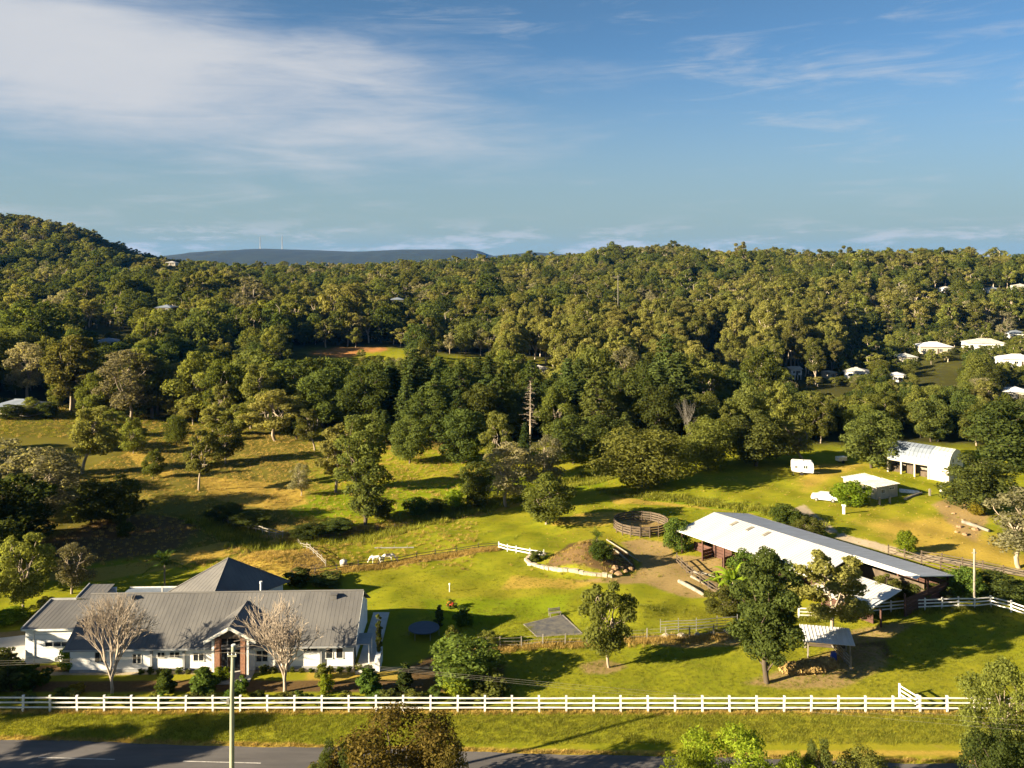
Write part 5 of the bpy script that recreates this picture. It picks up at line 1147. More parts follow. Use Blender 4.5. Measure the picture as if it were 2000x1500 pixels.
# ------------------------------------------------------------------ plants placed one by one
T = plant
for a in [
 ('bare0', 'bare_tree', 'leafless pale tree in front of the wing end of the farmhouse', 217, 1358, 1170, 120), ('bare1', 'bare_tree', 'leafless pale tree right of the entrance gable', 556, 1352, 1185, 125),
 ('olive0', 'gum_tree', 'slender small-crowned tree on the bare patch in the front paddock', 1190, 1304, 1142, 100), ('mango0', 'leafy_tree', 'large dark dense leafy tree beside the hay shelter', 1499, 1334, 1080, 122),
 ('gum1', 'gum_tree', 'light green gum with pale trunk behind the tin-roofed shelter', 1622, 1246, 1080, 140), ('olive1', 'gum_tree', 'low twin-trunked tree casting a long shadow on the upper green paddock', 1066, 1024, 925, 94),
 ('grey0', 'gum_tree', 'pale grey-green gum at the creek bend', 990, 990, 868, 96), ('dark0', 'leafy_tree', 'dark small tree at the creek left of the pale gum', 932, 988, 905, 56), ('grey1', 'gum_tree', 'round pinkish-grey tree behind the twin-trunked tree', 1072, 972, 852, 72),
 ('gum2', 'gum_tree', 'tall pale gum at the foot of the dark creek wood', 976, 935, 806, 66), ('pine1', 'young_pine', 'young green conifer between the pale creek gums', 1026, 910, 826, 30),
 ('column0', 'ivy_clad_tree', 'tall dark columnar tree clothed in ivy at the paddock edge', 713, 1024, 812, 88), ('gum0', 'gum_tree', 'pale green gum leaning beside the ivy-clad column', 655, 962, 832, 96),
 ('round0', 'round_tree', 'broad rounded tree at the left end of the upper field', 1252, 950, 842, 150), ('round1', 'round_tree', 'rounded tree behind the dead white trunk', 1382, 916, 818, 100), ('dark1', 'round_tree', 'dark-hearted rounded tree at the middle of the field edge', 1476, 910, 806, 110),
 ('gum3', 'gum_tree', 'pale-limbed spreading gum behind the caravan', 1568, 906, 826, 104), ('dark2', 'leafy_tree', 'tall dense tree left of the arched barn', 1702, 914, 806, 90), ('dark0', 'leafy_tree', 'large dark tree right of the arched barn', 1972, 920, 790, 130),
 ('dark1', 'leafy_tree', 'dark spreading tree on top of the eroded bank', 1905, 998, 892, 112), ('grey0', 'gum_tree', 'pale grey-green gum at the right edge below the bank', 1992, 1110, 958, 130),
 ('olive0', 'gum_tree', 'leaning light green gum in the left paddock', 440, 905, 820, 64), ('gum1', 'gum_tree', 'slim gum with dark trunk in the sunny strip of the left paddock', 388, 958, 842, 66), ('olive1', 'gum_tree', 'small gum beside the paddock track', 260, 886, 816, 48),
 ('round0', 'round_tree', 'small rounded tree in the deep shade of the left paddock', 345, 868, 812, 40), ('grey1', 'gum_tree', 'little thin-crowned tree on the dry slope', 588, 968, 906, 44), ('gum2', 'gum_tree', 'full pale gum at the top of the left paddock', 540, 862, 766, 110),
 ('olive0', 'gum_tree', 'gum half behind the full pale one at the top of the left paddock', 470, 850, 790, 66),
 ('gum3', 'gum_tree', 'tall gum beside the blue-grey roofed house', 160, 925, 796, 104), ('olive1', 'gum_tree', 'smaller gum on the right of the tall one near the blue-grey roof', 205, 880, 838, 46),
 ('dark2', 'leafy_tree', 'dark twin clump left half on the brown slope', 178, 1022, 938, 76), ('dark1', 'leafy_tree', 'dark twin clump right half on the brown slope', 236, 1026, 932, 76), ('shrub3', 'small_shrub', 'lone small bush on the brown slope', 243, 1048, 1016, 28),
 ('grey0', 'gum_tree', 'grey bare-limbed tree at the left edge above the slope', 62, 1040, 880, 140), ('dark0', 'leafy_tree', 'dark shady tree at the left edge below the grey one', 8, 1090, 930, 150), ('grey1', 'gum_tree', 'grey thin tree behind the dark one at the left edge', -5, 985, 856, 130),
 ('olive0', 'gum_tree', 'sunlit bushy tree behind the driveway', 48, 1200, 1046, 96), ('grey1', 'gum_tree', 'thin brownish tree next to the sunlit bushy one', 140, 1160, 1062, 68), ('palm0', 'palm', 'feathery palm behind the farmhouse wing', 322, 1148, 1076, 52),
 ('banana0', 'banana_plant', 'bright green banana clump in front of the stable', 1432, 1182, 1098, 78), ('banana0', 'banana_plant', 'lower banana clump nearer the stable yard', 1405, 1170, 1115, 56), ('green0', 'leafy_tree', 'bright leafy tree behind the banana clump', 1455, 1170, 1078, 62),
 ('olive1', 'leafy_bush', 'tangled bush below the banana clump', 1415, 1206, 1150, 70), ('green0', 'leafy_tree', 'small leafy tree at the upper corner of the stable', 1320, 1076, 1012, 46),
 ('olive0', 'leafy_bush', 'pale bush beside the lean-to end of the stable', 1725, 1180, 1124, 56), ('dark2', 'leafy_bush', 'dark bush under the lower stable gable', 1785, 1172, 1138, 54), ('dark1', 'leafy_bush', 'dark bush between stable gable and slim pole', 1835, 1170, 1142, 52),
 ('green0', 'leafy_bush', 'round bright-topped bush left of the slim pole', 1882, 1170, 1110, 66), ('dark0', 'leafy_bush', 'broad dark bush right of the slim pole', 1955, 1172, 1124, 84), ('lime0', 'young_tree', 'young lime green tree beside the gravel track', 1770, 1082, 1036, 34),
 ('green0', 'leafy_bush', 'green bush behind the stable ridge', 1530, 1022, 986, 52), ('olive1', 'leafy_bush', 'pale flowering bush behind the stable roof', 1582, 1046, 1010, 56), ('lime0', 'leafy_bush', 'dense green bush in front of the cream shed', 1662, 986, 940, 62),
 ('yellow0', 'leafy_bush', 'yellow-leaved bush at the foot of the bank tree', 1908, 1006, 978, 26), ('yellow0', 'yellow_tree', 'yellow-leaved tree below the stilt house', 1562, 806, 768, 40),
 ('palm1', 'palm', 'tiny palm on top of the garden mound', 1166, 1064, 1030, 24), ('green0', 'leafy_bush', 'green bush on the right shoulder of the garden mound', 1172, 1094, 1058, 44), ('shrub1', 'small_shrub', 'dark shrub at the white fence end of the mound', 1046, 1096, 1076, 26),
 ('dark2', 'leafy_bush', 'dark bush in front of the blue-grey roofed house', 20, 818, 790, 46), ('olive1', 'leafy_bush', 'light round bush before the blue-grey roof', 56, 814, 776, 34), ('dark1', 'leafy_bush', 'dark bush at the right corner of the blue-grey roofed house', 92, 816, 786, 40),
 ('dark1', 'leafy_tree', 'added dark tree for the deep shade between ivy-clad column and creek wood', 800, 905, 815, 70), ('dark2', 'leafy_tree', 'added dark tree for the shade at the foot of the creek wood', 905, 905, 800, 86),  # dark trees added to darken the shaded strip below the wood
 ('dark0', 'leafy_bush', 'dark creek bush below the ivy-clad column', 745, 1012, 975, 44), ('green0', 'leafy_bush', 'bright leafy clump along the creek', 815, 1004, 972, 46), ('dark1', 'leafy_bush', 'dark leafy clump beside the bright one along the creek', 850, 1000, 975, 40), ('lime0', 'leafy_bush', 'lime bush on the creek bank left of the dark small tree', 888, 990, 958, 34),
 ('dark2', 'leafy_bush', 'dark low scrub where the creek passes the timber crossing', 440, 1012, 985, 62), ('dark0', 'leafy_bush', 'dark scrub right of the timber crossing', 490, 1026, 1002, 66), ('dark1', 'leafy_bush', 'low dark scrub at the creek between crossing and column', 600, 1048, 1026, 60), ('dark2', 'leafy_bush', 'low dark scrub left of the ivy-clad column', 655, 1038, 1015, 54),
 ('dark1', 'leafy_tree', 'dark shade tree under the creek wood right of the dead conifer', 1120, 905, 812, 90), ('dark0', 'leafy_tree', 'dark shade tree left of the broad rounded tree', 1180, 905, 815, 80),
 ('grey0', 'gum_tree', 'grey thin gum beside the left edge trees', 100, 990, 880, 90), ('olive1', 'gum_tree', 'small gum in the middle of the left paddock', 300, 935, 880, 40), ('gum0', 'gum_tree', 'thin gum at the top middle of the left paddock', 415, 850, 790, 56), ('olive0', 'gum_tree', 'small gum at the upper left of the left paddock', 215, 850, 800, 50), ('gum3', 'gum_tree', 'slim gum between two larger ones on the left paddock crest', 615, 880, 800, 60), ('dark0', 'leafy_tree', 'dark tree on the left paddock crest', 580, 858, 790, 70),
 ('dark2', 'leafy_tree', 'dark tree at the left edge above the driveway trees', -10, 1150, 1020, 110), ('olive1', 'leafy_bush', 'low bush behind the driveway', 95, 1200, 1165, 44), ('lime0', 'leafy_bush', 'low sunlit bush strip behind the driveway', 20, 1215, 1190, 60),
 # front garden
 ('cone0', 'garden_shrub', 'dark cone shrub right of the first bare tree', 322, 1354, 1308, 34), ('cone0', 'garden_shrub', 'bright cone shrub left of the power pole', 398, 1354, 1304, 44), ('shrub0', 'garden_shrub', 'low green shrub just right of the power pole', 472, 1354, 1322, 26),
 ('shrub2', 'garden_shrub', 'round lime shrub right of the second bare tree', 637, 1352, 1318, 28), ('shrub3', 'garden_shrub', 'olive shrub behind the round lime one', 630, 1326, 1296, 24), ('cone0', 'garden_shrub', 'broad bright cone shrub below the right end of the farmhouse', 718, 1354, 1300, 40),
 ('spike0', 'garden_shrub', 'narrow upright shrub between two rounder ones', 791, 1352, 1296, 28), ('green0', 'leafy_bush', 'large dark leafy bush at the right end of the front garden', 912, 1330, 1252, 124), ('lime0', 'garden_shrub', 'bright leafy shrub in front of the large dark bush', 896, 1356, 1312, 52),
 ('shrub3', 'garden_shrub', 'olive shrub right of the bright leafy one', 962, 1356, 1318, 56), ('pencil0', 'pencil_pine', 'slim pencil pine at the right end of the farmhouse', 740, 1300, 1200, 12), ('spike0', 'small_conifer', 'small dark pointed conifer behind the trampoline', 858, 1220, 1182, 16),
 ('shrub1', 'hedge_bush', 'dark hedge bush at the far left of the front garden', 14, 1344, 1292, 74), ('shrub0', 'hedge_bush', 'green hedge bush at the left of the front garden', 62, 1342, 1300, 60), ('shrub1', 'hedge_bush', 'small dark bush on the driveway edge', 10, 1300, 1266, 40),
 ('lime0', 'garden_shrub', 'lime shrub under the wing window', 133, 1308, 1264, 34), ('yellow0', 'garden_shrub', 'low yellow shrub left of the first bare tree', 148, 1354, 1338, 30), ('shrub1', 'hedge_bush', 'dark low hedge left half behind the farmhouse', 582, 1142, 1112, 46), ('shrub1', 'hedge_bush', 'dark low hedge right half behind the farmhouse', 640, 1140, 1122, 60),
 ('shrub2', 'garden_shrub', 'bright shrub beside the entrance pillars', 432, 1330, 1304, 34), ('shrub0', 'garden_shrub', 'green shrub behind the trampoline lawn', 905, 1222, 1185, 34), ('shrub3', 'garden_shrub', 'straggly pale shrub above the large dark bush', 884, 1262, 1222, 26), ('olive1', 'leafy_bush', 'scrubby bush at the end of the wire fence', 950, 1262, 1232, 40),
 ]:
    key, name, lab, px, py, top, wide = a
    T(key, name, lab, 'tree' if ('tree' in name or name.endswith(('pine', 'palm', 'conifer'))) else 'shrub', px, py, top, wide)
# red flowering shrub, dead conifer and dead gum
x, y, z = ground_at(882, 1188); o = plant_at('shrub0', 'flowering_shrub', 'small shrub with orange-red flowers on the lawn', 'shrub', x, y, 1.0, 1.1)
g = np.random.default_rng(2); d = unit(g.normal(size=(70, 3))); d[:, 2] = abs(d[:, 2]); V, Fq = leaf_quads(g, d * (.5 + .5 * g.random((70, 1))) * .85 + [0, 0, .75], d, .085, .8); link('blossoms', mesh_np('blossoms', V, [Fq], ['flower_red']), o)
T('dead0', 'dead_tree', 'dead white gum trunk at the field edge', 'tree', 1345, 902, 780, 44)
def dead_pine():
    x, y, z = ground_at(1036, 872); r = thing('dead_conifer', 'bare grey dead conifer with level branches in the dark creek wood', 'tree', (x, y, z)); H = 14.0
    MB().tube([(0, 0, -.4), (0, 0, H)], [.26, .06], 8).build('trunk', 'bark_pale', r); rng = random.Random(2); m = MB()
    for i in range(60):
        t = i / 60; zz = H * (.30 + .69 * t) + rng.uniform(-.15, .15); L = (2.3 * (1 - t) ** .7 + .2) * rng.choice((.25, .6, .9, 1.0, 1.15)); a = i * 2.4; e = Vector((math.cos(a) * L, math.sin(a) * L, zz + rng.uniform(-.35, .15))); m.tube([(0, 0, zz), e], [.035, .012], 4)
        for k in range(5): s = rng.uniform(.4, .95); p = Vector((0, 0, zz)).lerp(e, s); m.tube([p, p + Vector((rng.uniform(-.4, .4), rng.uniform(-.4, .4), rng.uniform(-.25, .2)))], [.025, .012], 3)
    m.build('branches', 'bark_pale', r); FAR.append((1005, 1068, 745, 835, y))
dead_pine()
for px, lab in ((1363, 'left of two bare white trunks below the far tall gums'), (1380, 'right of two bare white trunks below the far tall gums')):
    pass
# low plants along the farmhouse wall
rng = random.Random(11)
NTH = 'first second third fourth fifth sixth seventh eighth ninth tenth eleventh twelfth thirteenth fourteenth fifteenth sixteenth seventeenth eighteenth nineteenth twentieth twenty-first twenty-second twenty-third twenty-fourth'.split(); nb = -1
for i in range(24):
    px = 275 + i * 18.5
    if 405 < px < 500: continue
    nb += 1
    x, y, z = ground_at(px, 1316 - (px - 275) * .012)
    plant_at(f'shrub{(0, 1, 3)[i % 3]}', 'border_plant', NTH[nb] + ' low plant from the left in the border along the farmhouse front wall', 'plant', x, y, rng.uniform(.35, .7), rng.uniform(.4, .8), 'border plants along the farmhouse')
for i in range(22):
    px = 20 + i * 44 + rng.uniform(-12, 12); x = (px - CX) / F * 78.2; y = 78.2 + rng.uniform(-.2, .8)
    plant_at(f'shrub{(3, 0, 1)[i % 3]}', 'fence_plant', NTH[i] + ' low shrubby plant from the left just inside the roadside rail fence', 'plant', x, y, rng.uniform(.6, 1.3), rng.uniform(.8, 1.8), 'low plants inside the roadside fence')
# crowns rising from below the road, at the bottom of the picture
for key, lab, px, top, wide, Y in [('rust0', 'large bronze and green rounded tree in front of the road', 772, 1412, 236, 61), ('front1', 'dark tree crown left of the bronze one', 655, 1455, 96, 60), ('rust0', 'small bronze crown on the right of the large bronze one', 872, 1458, 84, 59.5), ('front0', 'bright green round tree crown at the bottom of the picture', 1425, 1440, 180, 60),
    ('front0', 'bright green crown left of the round one at the bottom', 1335, 1470, 110, 59), ('front1', 'dark thin crown between the bright bottom crowns', 1600, 1452, 80, 61), ('front0', 'small bright crown right of the round one at the bottom', 1562, 1482, 96, 59.5), ('front3', 'olive crown at the bottom right', 1690, 1474, 130, 60), ('front2', 'tall spreading olive tree at the right edge in front of the fence', 1965, 1300, 130, 66), ('front1', 'dark tree crown below the spreading olive tree at the right edge', 1955, 1435, 160, 61)]:
    x = (px - CX) / F * Y; h = CAMZ - (top - HY) / F * Y - hz(x, Y)
    plant_at(key, 'roadside_tree', lab, 'tree', x, Y, h, wide / F * Y)
# trees on the near side of the road beyond the picture's edge: they throw the long shadows over the verge and the farmhouse
for i, (x, Y, h, w, k) in enumerate([(-64, 57.5, 15, 9, 'gum0'), (-84, 63.5, 18, 10, 'gum3'), (-64.5, 74.0, 13.5, 9, 'gum2'), (-100, 74, 18, 11, 'gum1'), (-68, 88, 11, 8, 'dark1'), (-84, 96, 14, 9, 'gum3'), (-98, 104, 15, 10, 'dark2'), (-72, 108, 10, 8, 'olive0'), (-94, 118, 14, 9, 'gum0'), (-116, 128, 18, 11, 'dark0'), (-84, 126, 11, 8, 'dark1'), (-108, 146, 15, 10, 'gum1'), (-116, 170, 15, 10, 'gum2')]):
    plant_at(k, 'roadside_tree' if i < 4 else 'boundary_tree', ['first', 'second', 'third', 'fourth', 'fifth', 'sixth', 'seventh', 'eighth', 'ninth', 'tenth', 'eleventh', 'twelfth', 'thirteenth', 'fourteenth', 'fifteenth', 'sixteenth', 'seventeenth'][i] + ' tall tree beyond the left picture edge, counted from the road', 'tree', x, Y, h, w, 'trees beyond the left edge')

# ------------------------------------------------------------------ the wood
def build_wood():
    rng = np.random.default_rng(21); P = []
    front_px = [-700, -250, 0, 100, 200, 300, 480, 600, 680, 760, 900, 1000, 1180, 1330, 1500, 1650, 1740, 1900, 2000, 2700]
    front_y = [165, 205, 236, 226, 214, 220, 204, 206, 205, 186, 184, 184, 180, 184, 186, 190, 192, 186, 186, 175]
    Y = 165.0
    while Y < 1260:
        s = 6.7 if Y < 300 else 6.7 + (Y - 300) * .0056
        n = int(1.62 * Y / s)
        for i in range(n):
            u = -.80 + 1.6 * (i + rng.uniform(.05, .95)) / n; y = Y + rng.uniform(-.45, .45) * s; P.append((u * y, y))
        Y += s * .95
    P = np.array(P); x, y = P[:, 0], P[:, 1]; px = CX + F * x / y; z = height(x, y)
    keep = y > np.interp(px, front_px, front_y)
    # houses, clearings and their sight-lines
    kinds = rng.random(len(P)); patch = np.sin(x * .021 + 1) * np.sin(y * .017 + 2) + .6 * np.sin(x * .05 + y * .03)
    h = np.clip(rng.normal(11.5, 2.8, len(P)), 6, 18)
    tall = (px > 980) & (px < 1640) & (y > 300) & (y < 470); h = np.where(tall, rng.uniform(13.5, 20, len(P)), h)
    creek = (px > 700) & (px < 1330) & (y < 235); h = np.where(creek, rng.uniform(11, 16.5, len(P)), h)
    right = (px > 1640) & (y < 460); h = np.where(right, rng.uniform(5, 9.5, len(P)), h)
    rightfront = (px > 1330) & (y < 235); h = np.where(rightfront, rng.uniform(6, 10, len(P)), h)
    hillfar = y > 600; h = np.where(hillfar, rng.uniform(7.5, 15, len(P)), h)
    h = np.where(rng.random(len(P)) < .18, h * .6, h); h = h * (1 + .22 * np.clip(np.sin(x * .033 + 1.7) * np.sin(y * .027), -1, 1)); h = np.where(rng.random(len(P)) < .07, h * 1.3, h)
    w = h * rng.uniform(.46, .74, len(P)) + .9
    w = np.where(tall, h * rng.uniform(.36, .55, len(P)), w)
    top = HY + F * (CAMZ - z - h) / y; hw = F * w * .45 / y
    for x0, x1, y0, y1, Yk in FAR:
        c = (x0 + x1) / 2
        blocks = (y < Yk + 3) & (px + hw > x0) & (px - hw < x1) & (top < y1 - 2) & (HY + F * (CAMZ - z) / y > y0)
        low = blocks & (h > 4)
        h = np.where(low, rng.uniform(3.0, 5.0, len(P)), h); w = np.where(low, h * 1.0, w)
        top = HY + F * (CAMZ - z - h) / y; hw = F * w * .45 / y
        blocks = (y < Yk + 3) & (px + hw > x0) & (px - hw < x1) & (top < y1 - 2) & (HY + F * (CAMZ - z) / y > y0)
        keep &= ~blocks
        keep &= ~((np.abs(px - c) < (x1 - x0) / 2 + 4) & (np.abs(y - Yk) < 10))
    for tx, ty, tr in TREES_ON_GROUND:
        keep &= np.hypot(x - tx, y - ty) > tr * .8 + 1.5
    keep &= ~soft_poly(x, y, [(64, 328), (82, 368), (116, 422), (124, 416), (92, 360), (70, 326)], 1).astype(bool)
    x, y, z, h, w, px, top, hw, kinds, patch, creek, tall = [a[keep] for a in (x, y, z, h, w, px, top, hw, kinds, patch, creek, tall)]
    n = len(x)
    nearK = ['gum0', 'gum1', 'gum2', 'gum3', 'tall0', 'tall1', 'olive0', 'olive1', 'dark0', 'dark1', 'dark2', 'round0', 'pine0', 'pine1', 'bunya0', 'green0', 'grey0']
    farK = ['fargum0', 'fargum1', 'fargum2', 'fardark0', 'fartall0', 'fargrey0', 'fargreen0', 'farthin0']
    def pick(i):
        k = kinds[i]; s = patch[i]
        if y[i] > 330 and not tall[i]:
            return farK[[3, 2, 6, 0, 3, 7, 2, 3][int(k * 8)]] if s < .05 else farK[[0, 1, 2, 0, 4, 5, 1, 7, 4, 3][int(k * 10)]]
        if creek[i]: return ['dark0', 'dark1', 'dark2', 'pine0', 'pine1', 'bunya0', 'dark2', 'pine0', 'olive1', 'bunya0'][int(k * 10)]
        if tall[i]: return ['tall0', 'tall1', 'tall0', 'tall1', 'gum0', 'gum3'][int(k * 6)]
        if s < (.15 if px[i] < 700 else -.15): return ['dark0', 'dark1', 'dark2', 'olive0', 'dark0', 'round0', 'olive1'][int(k * 7)]
        return ['gum0', 'gum1', 'gum2', 'gum3', 'olive0', 'olive1', 'round0', 'grey0', 'dark0'][int(k * 9)]
    key = [pick(i) for i in range(n)]
    for i in range(n):
        if key[i][:4] in ('pine', 'buny'): h[i] *= 1.15; w[i] *= .75
    # which of them show most in the picture
    gw, gh = 500, 375; cov = np.zeros((gh, gw), bool); vis = np.zeros(n)
    for i in np.argsort(y):
        a0, a1 = int(max(0, (px[i] - hw[i]) / 4)), int(min(gw, (px[i] + hw[i]) / 4 + 1)); b0, b1 = int(max(0, top[i] / 4)), int(min(gh, (HY + F * (CAMZ - z[i]) / y[i]) / 4 + 1))
        if a1 > a0 and b1 > b0: s = cov[b0:b1, a0:a1]; vis[i] = (~s).sum(); s[:] = True
    single = np.argsort(-vis)[:N_SINGLE]; is1 = np.zeros(n, bool); is1[single] = True
    near_of = dict(fargum0='gum0', fargum1='gum1', fargum2='olive0', fardark0='dark0', fartall0='tall0', fargrey0='grey0', fargreen0='green0', farthin0='tall0')
    nm = dict(gum='gum_tree', tal='tall_gum_tree', oli='leafy_tree', dar='dark_tree', rou='round_tree', pin='conifer', bun='bunya_pine', gre='grey_tree', far='gum_tree')
    ds = dict(gum='olive-green gum', tal='tall pale-trunked gum', oli='bushy light tree', dar='dense dark tree', rou='rounded olive tree', pin='dark tiered conifer', bun='broad drooping conifer', gre='green leafy tree')
    marks = [(0, 'left edge'), (60, 'driveway'), (215, 'first bare tree'), (322, 'feathery palm'), (450, 'entrance gable'), (556, 'second bare tree'), (650, 'water tank'), (713, 'ivy-clad tree'), (828, 'trampoline'), (912, 'dark garden bush'), (990, 'pale creek gum'), (1066, 'twin-trunked tree'), (1165, 'garden mound'), (1252, 'round yard'), (1345, 'dead gum'), (1425, 'bright crown'), (1500, 'hay shelter tree'), (1567, 'caravan'), (1622, 'paddock gum'), (1690, 'cream shed'), (1800, 'arched barn'), (1903, 'slim pole'), (1990, 'right edge')]
    nth = ['first', 'second', 'third', 'fourth', 'fifth', 'sixth', 'seventh', 'eighth', 'ninth', 'tenth', 'eleventh', 'twelfth']
    seen = {}
    for i in sorted(single, key=lambda i: y[i]):
        k = near_of.get(key[i], key[i]); k3 = k[:3]; d = ds[k3] if k != 'grey0' else 'greyish thin gum'; nme = nm[k3] if k != 'green0' else 'leafy_tree'
        zone = ('creek wood' if creek[i] else 'left wood' if px[i] < 640 and y[i] < 330 else 'field edge wood' if px[i] > 1200 and y[i] < 240 else 'estate' if px[i] > 1560 and y[i] < 520 else 'valley wood' if y[i] < 480 else 'far slopes')
        lm = min(marks, key=lambda m: abs(m[0] - px[i]))[1]; base = f'{d} in {zone} in line with the {lm}'; c = seen.get(base, 0); seen[base] = c + 1
        lab = base + f', {nth[min(c, 11)]} back'
        plant_at(key[i], nme, lab, 'tree', float(x[i]), float(y[i]), float(h[i]), float(w[i]), nme.replace('_', ' ') + 's in the ' + zone)
    rest = ~is1; kk = sorted(set(k for k, s in zip(key, is1) if not s)); idx = np.array([kk.index(k) if k in kk else 0 for k in key])
    W0 = np.array([PROTO[k]['W'] for k in key]); H0 = np.array([PROTO[k]['H'] for k in key])
    scl = np.stack([w / W0, w / W0, h / H0], -1); rot = np.zeros((n, 3)); rot[:, 2] = rng.uniform(0, 6.28, n)
    scatter('forest', np.stack([x, y, z - .1], -1)[rest], rot[rest], scl[rest], idx[rest], [joined(k) for k in kk], 'dense eucalyptus wood covering the valley and hills', 'forest')
    print('wood', n, 'single', len(single))
def scatter(name, pts, rot, scl, idx, meshes, label, cat):
    """one mass of many copies: points carrying turn, size and kind, filled in by geometry nodes"""
    me = bpy.data.meshes.new(name); me.vertices.add(len(pts)); me.vertices.foreach_set('co', np.asarray(pts, np.float32).ravel())
    for nm_, a, ty, fld in (('turn', rot, 'FLOAT_VECTOR', 'vector'), ('size', scl, 'FLOAT_VECTOR', 'vector'), ('kind_of', idx, 'INT', 'value')):
        t = me.attributes.new(nm_, ty, 'POINT'); t.data.foreach_set(fld, np.asarray(a).ravel().astype(np.int32 if ty == 'INT' else np.float32))
    o = link(name, me); tag(o, label, cat, None, 'stuff')
    ng = bpy.data.node_groups.new(name, 'GeometryNodeTree'); ng.interface.new_socket('Geometry', in_out='INPUT', socket_type='NodeSocketGeometry'); ng.interface.new_socket('Geometry', in_out='OUTPUT', socket_type='NodeSocketGeometry')
    L = ng.links; gi = ng.nodes.new('NodeGroupInput'); go = ng.nodes.new('NodeGroupOutput'); jn = ng.nodes.new('GeometryNodeJoinGeometry')
    def attr(nm_, ty): a = ng.nodes.new('GeometryNodeInputNamedAttribute'); a.data_type = ty; a.inputs[0].default_value = nm_; return a.outputs[0]
    ar, as_, ak = attr('turn', 'FLOAT_VECTOR'), attr('size', 'FLOAT_VECTOR'), attr('kind_of', 'INT')
    for k, m in enumerate(meshes):
        src = bpy.data.objects.new('sprig', m)
        oi = ng.nodes.new('GeometryNodeObjectInfo'); oi.inputs['Object'].default_value = src; oi.inputs['As Instance'].default_value = True
        cmp_ = ng.nodes.new('FunctionNodeCompare'); cmp_.data_type = 'INT'; cmp_.operation = 'EQUAL'
        ii = [s for s in cmp_.inputs if s.type == 'INT']; L.new(ak, ii[0]); ii[1].default_value = k
        ip = ng.nodes.new('GeometryNodeInstanceOnPoints'); L.new(gi.outputs[0], ip.inputs['Points']); L.new(cmp_.outputs[0], ip.inputs['Selection']); L.new(oi.outputs['Geometry'], ip.inputs['Instance'])
        L.new(ar, ip.inputs['Rotation']); L.new(as_, ip.inputs['Scale']); L.new(ip.outputs[0], jn.inputs[0])
    L.new(jn.outputs[0], go.inputs[0])
    md = o.modifiers.new('fill', 'NODES'); md.node_group = ng
    return o
N_SINGLE = 190
build_wood()

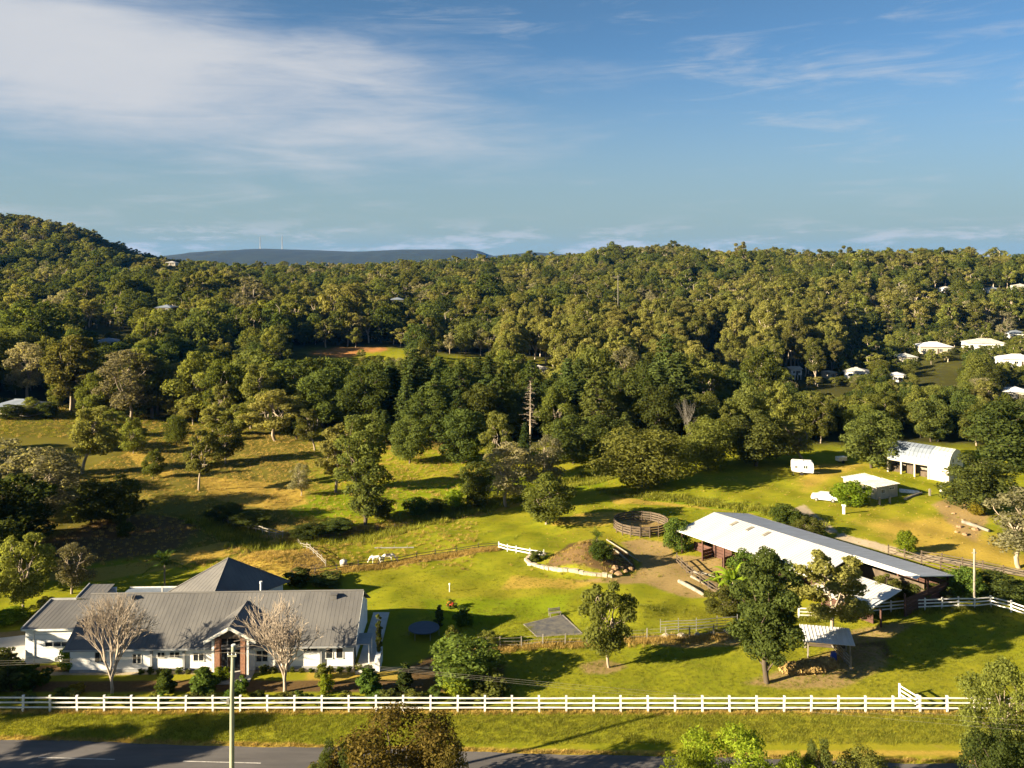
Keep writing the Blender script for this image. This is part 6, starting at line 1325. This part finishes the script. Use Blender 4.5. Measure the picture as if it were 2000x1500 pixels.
# ------------------------------------------------------------------ grass
def tuft(name, n, h, spread, mat, seed, w=.02):
    g = np.random.default_rng(seed); V = []; Fs = []
    for i in range(n):
        a = g.uniform(0, 6.28); p = np.array([g.normal() * spread, g.normal() * spread, -.03]); l = h * g.uniform(.5, 1.2); tip = p + [math.cos(a) * l * .5, math.sin(a) * l * .5, l]; s = np.array([-math.sin(a), math.cos(a), 0]) * w
        b = len(V); V += [p - s, p + s, tip]; Fs.append([b, b + 1, b + 2])
    return mesh_np(name, np.array(V), [np.array(Fs)], [mat])
def build_grass():
    g = np.random.default_rng(31)
    ms = [tuft('short_tuft', 16, .15, .16, 'blade_green', 1), tuft('short_tuft', 14, .20, .18, 'blade_green', 2), tuft('long_tuft', 18, .42, .16, 'blade_dry', 3, .03), tuft('rush_tuft', 26, .8, .3, 'blade_green', 4, .04)]
    P = []; K = []; S = []
    def add(x, y, k, s0, s1):
        n = len(x); P.append(np.stack([x, y, height(x, y)], -1)); K.append(np.full(n, k)); S.append(g.uniform(s0, s1, n))
    def box(n, x0, x1, y0, y1): return g.uniform(x0, x1, n), g.uniform(y0, y1, n)
    x, y = box(9000, -52, 52, 72.4, 76.6); c = np.sin(x * .5) + np.sin(x * .17 + y); m = y > 72.15 - (x + 18) * .044 + .2
    add(x[m], y[m], 0, .5, 1.1); x, y = box(5000, -52, 52, 72.2, 76.6); m = y > 72.15 - (x + 18) * .044; add(x[m], y[m], 1, .5, 1.2)
    x, y = box(1200, -52, 52, 0, 1); y = 71.75 - (x + 18) * .044 + y * .5; add(x, y, 2, .25, .6)
    x, y = box(1500, -50, 55, 76.3, 77.3); add(x, y, 2, .25, .7)
    x, y = box(12000, -6, 62, 78, 100); add(x, y, 0, .4, .95); x, y = box(2500, -6, 62, 78, 100); add(x, y, 1, .4, 1.0)
    x, y = box(3000, -40, 30, 100, 140); m = ~((x > -42) & (x < -22) & (y < 110)); add(x[m], y[m], 0, .4, .9)
    x, y = box(5000, -60, 90, 100, 172); c = np.sin(x * .31 + 2) * np.sin(y * .27) + g.normal(size=5000) * .5; m = c > .8; add(x[m], y[m], 3, .15, .4)
    x, y = box(2600, -10, 60, 78, 100); c = np.sin(x * .5) * np.sin(y * .6) + g.normal(size=2600) * .4; m = c > .7; add(x[m], y[m], 3, .12, .3)
    x, y = box(9000, -80, -5, 112, 200); add(x, y, 2, .35, .9)
    x, y = box(1800, 5, 95, 118, 168); add(x, y, 2, .2, .5)
    x, y = 9.9 + g.normal(size=380) * 3.0, 113.6 + g.normal(size=380) * 2.2; add(x, y, 2, .25, .7)
    x, y = 9.9 + g.normal(size=90) * 3.6, 113.0 + g.normal(size=90) * 2.6; add(x, y, 3, .2, .5)
    x, y = box(3500, -145, -60, 190, 236); add(x, y, 1, 1.2, 2.4); x, y = box(1500, -145, -60, 190, 236); add(x, y, 2, .6, 1.2)
    x, y = box(2500, -14, 8, 92, 112); add(x, y, 0, .3, .7)
    # long growth along fences and the creek
    for pts, k, n, wd, s0, s1 in [(W((570, 1130), (700, 1110), (850, 1088), (975, 1072)), 2, 1500, .5, .4, .9), (W((560, 1056), (700, 1040), (810, 1022)), 2, 1400, .8, .4, 1.0), (CREEK[2:], 3, 2600, 1.5, .5, 1.2), (W((1180, 960), (1330, 975), (1480, 995), (1600, 1025)), 3, 900, 1.0, .4, 1.0), (W((935, 1268), (1190, 1255), (1440, 1242)), 2, 900, .5, .4, 1.0), (W((450, 1110), (560, 1085), (620, 1100)), 2, 1600, 3.0, .25, .6), (W((1560, 1210), (1740, 1198), (1935, 1188)), 3, 500, .5, .3, .7)]:
        pts = np.array(pts); L = np.hypot(*np.diff(pts, axis=0).T); t = g.random(n) * L.sum(); cs = np.concatenate([[0], np.cumsum(L)])
        add(np.interp(t, cs, pts[:, 0]) + g.normal(size=n) * wd, np.interp(t, cs, pts[:, 1]) + g.normal(size=n) * wd, k, s0, s1)
    P, K, S = np.vstack(P), np.concatenate(K), np.concatenate(S)
    off = np.zeros(len(P), bool)
    off |= (P[:, 0] > -46) & (P[:, 0] < -12) & (P[:, 1] > 82) & (P[:, 1] < 97)
    P, K, S = P[~off], K[~off], S[~off]
    rot = np.zeros((len(P), 3)); rot[:, 2] = g.uniform(0, 6.28, len(P))
    scatter('grass', P, rot, np.stack([S, S, S], -1), K, ms, 'tufts of short and long grass over verge and paddocks', 'grass')
build_grass()

# ------------------------------------------------------------------ haze
def build_haze():
    m, N, out = new_mat('haze')
    v = N.node('ShaderNodeVolumePrincipled'); v.inputs['Color'].default_value = (.03, .30, 1.0, 1); v.inputs['Density'].default_value = HAZE; v.inputs['Anisotropy'].default_value = 0.0
    N.l.new(v.outputs[0], out.inputs['Volume'])
    o = MB().box(-7100, 7100, -400, 8700, -30, 175).build('haze', 'haze'); tag(o, 'thin blue haze filling the valley air', 'haze', kind='stuff')
HAZE = 2.2e-5
build_haze()
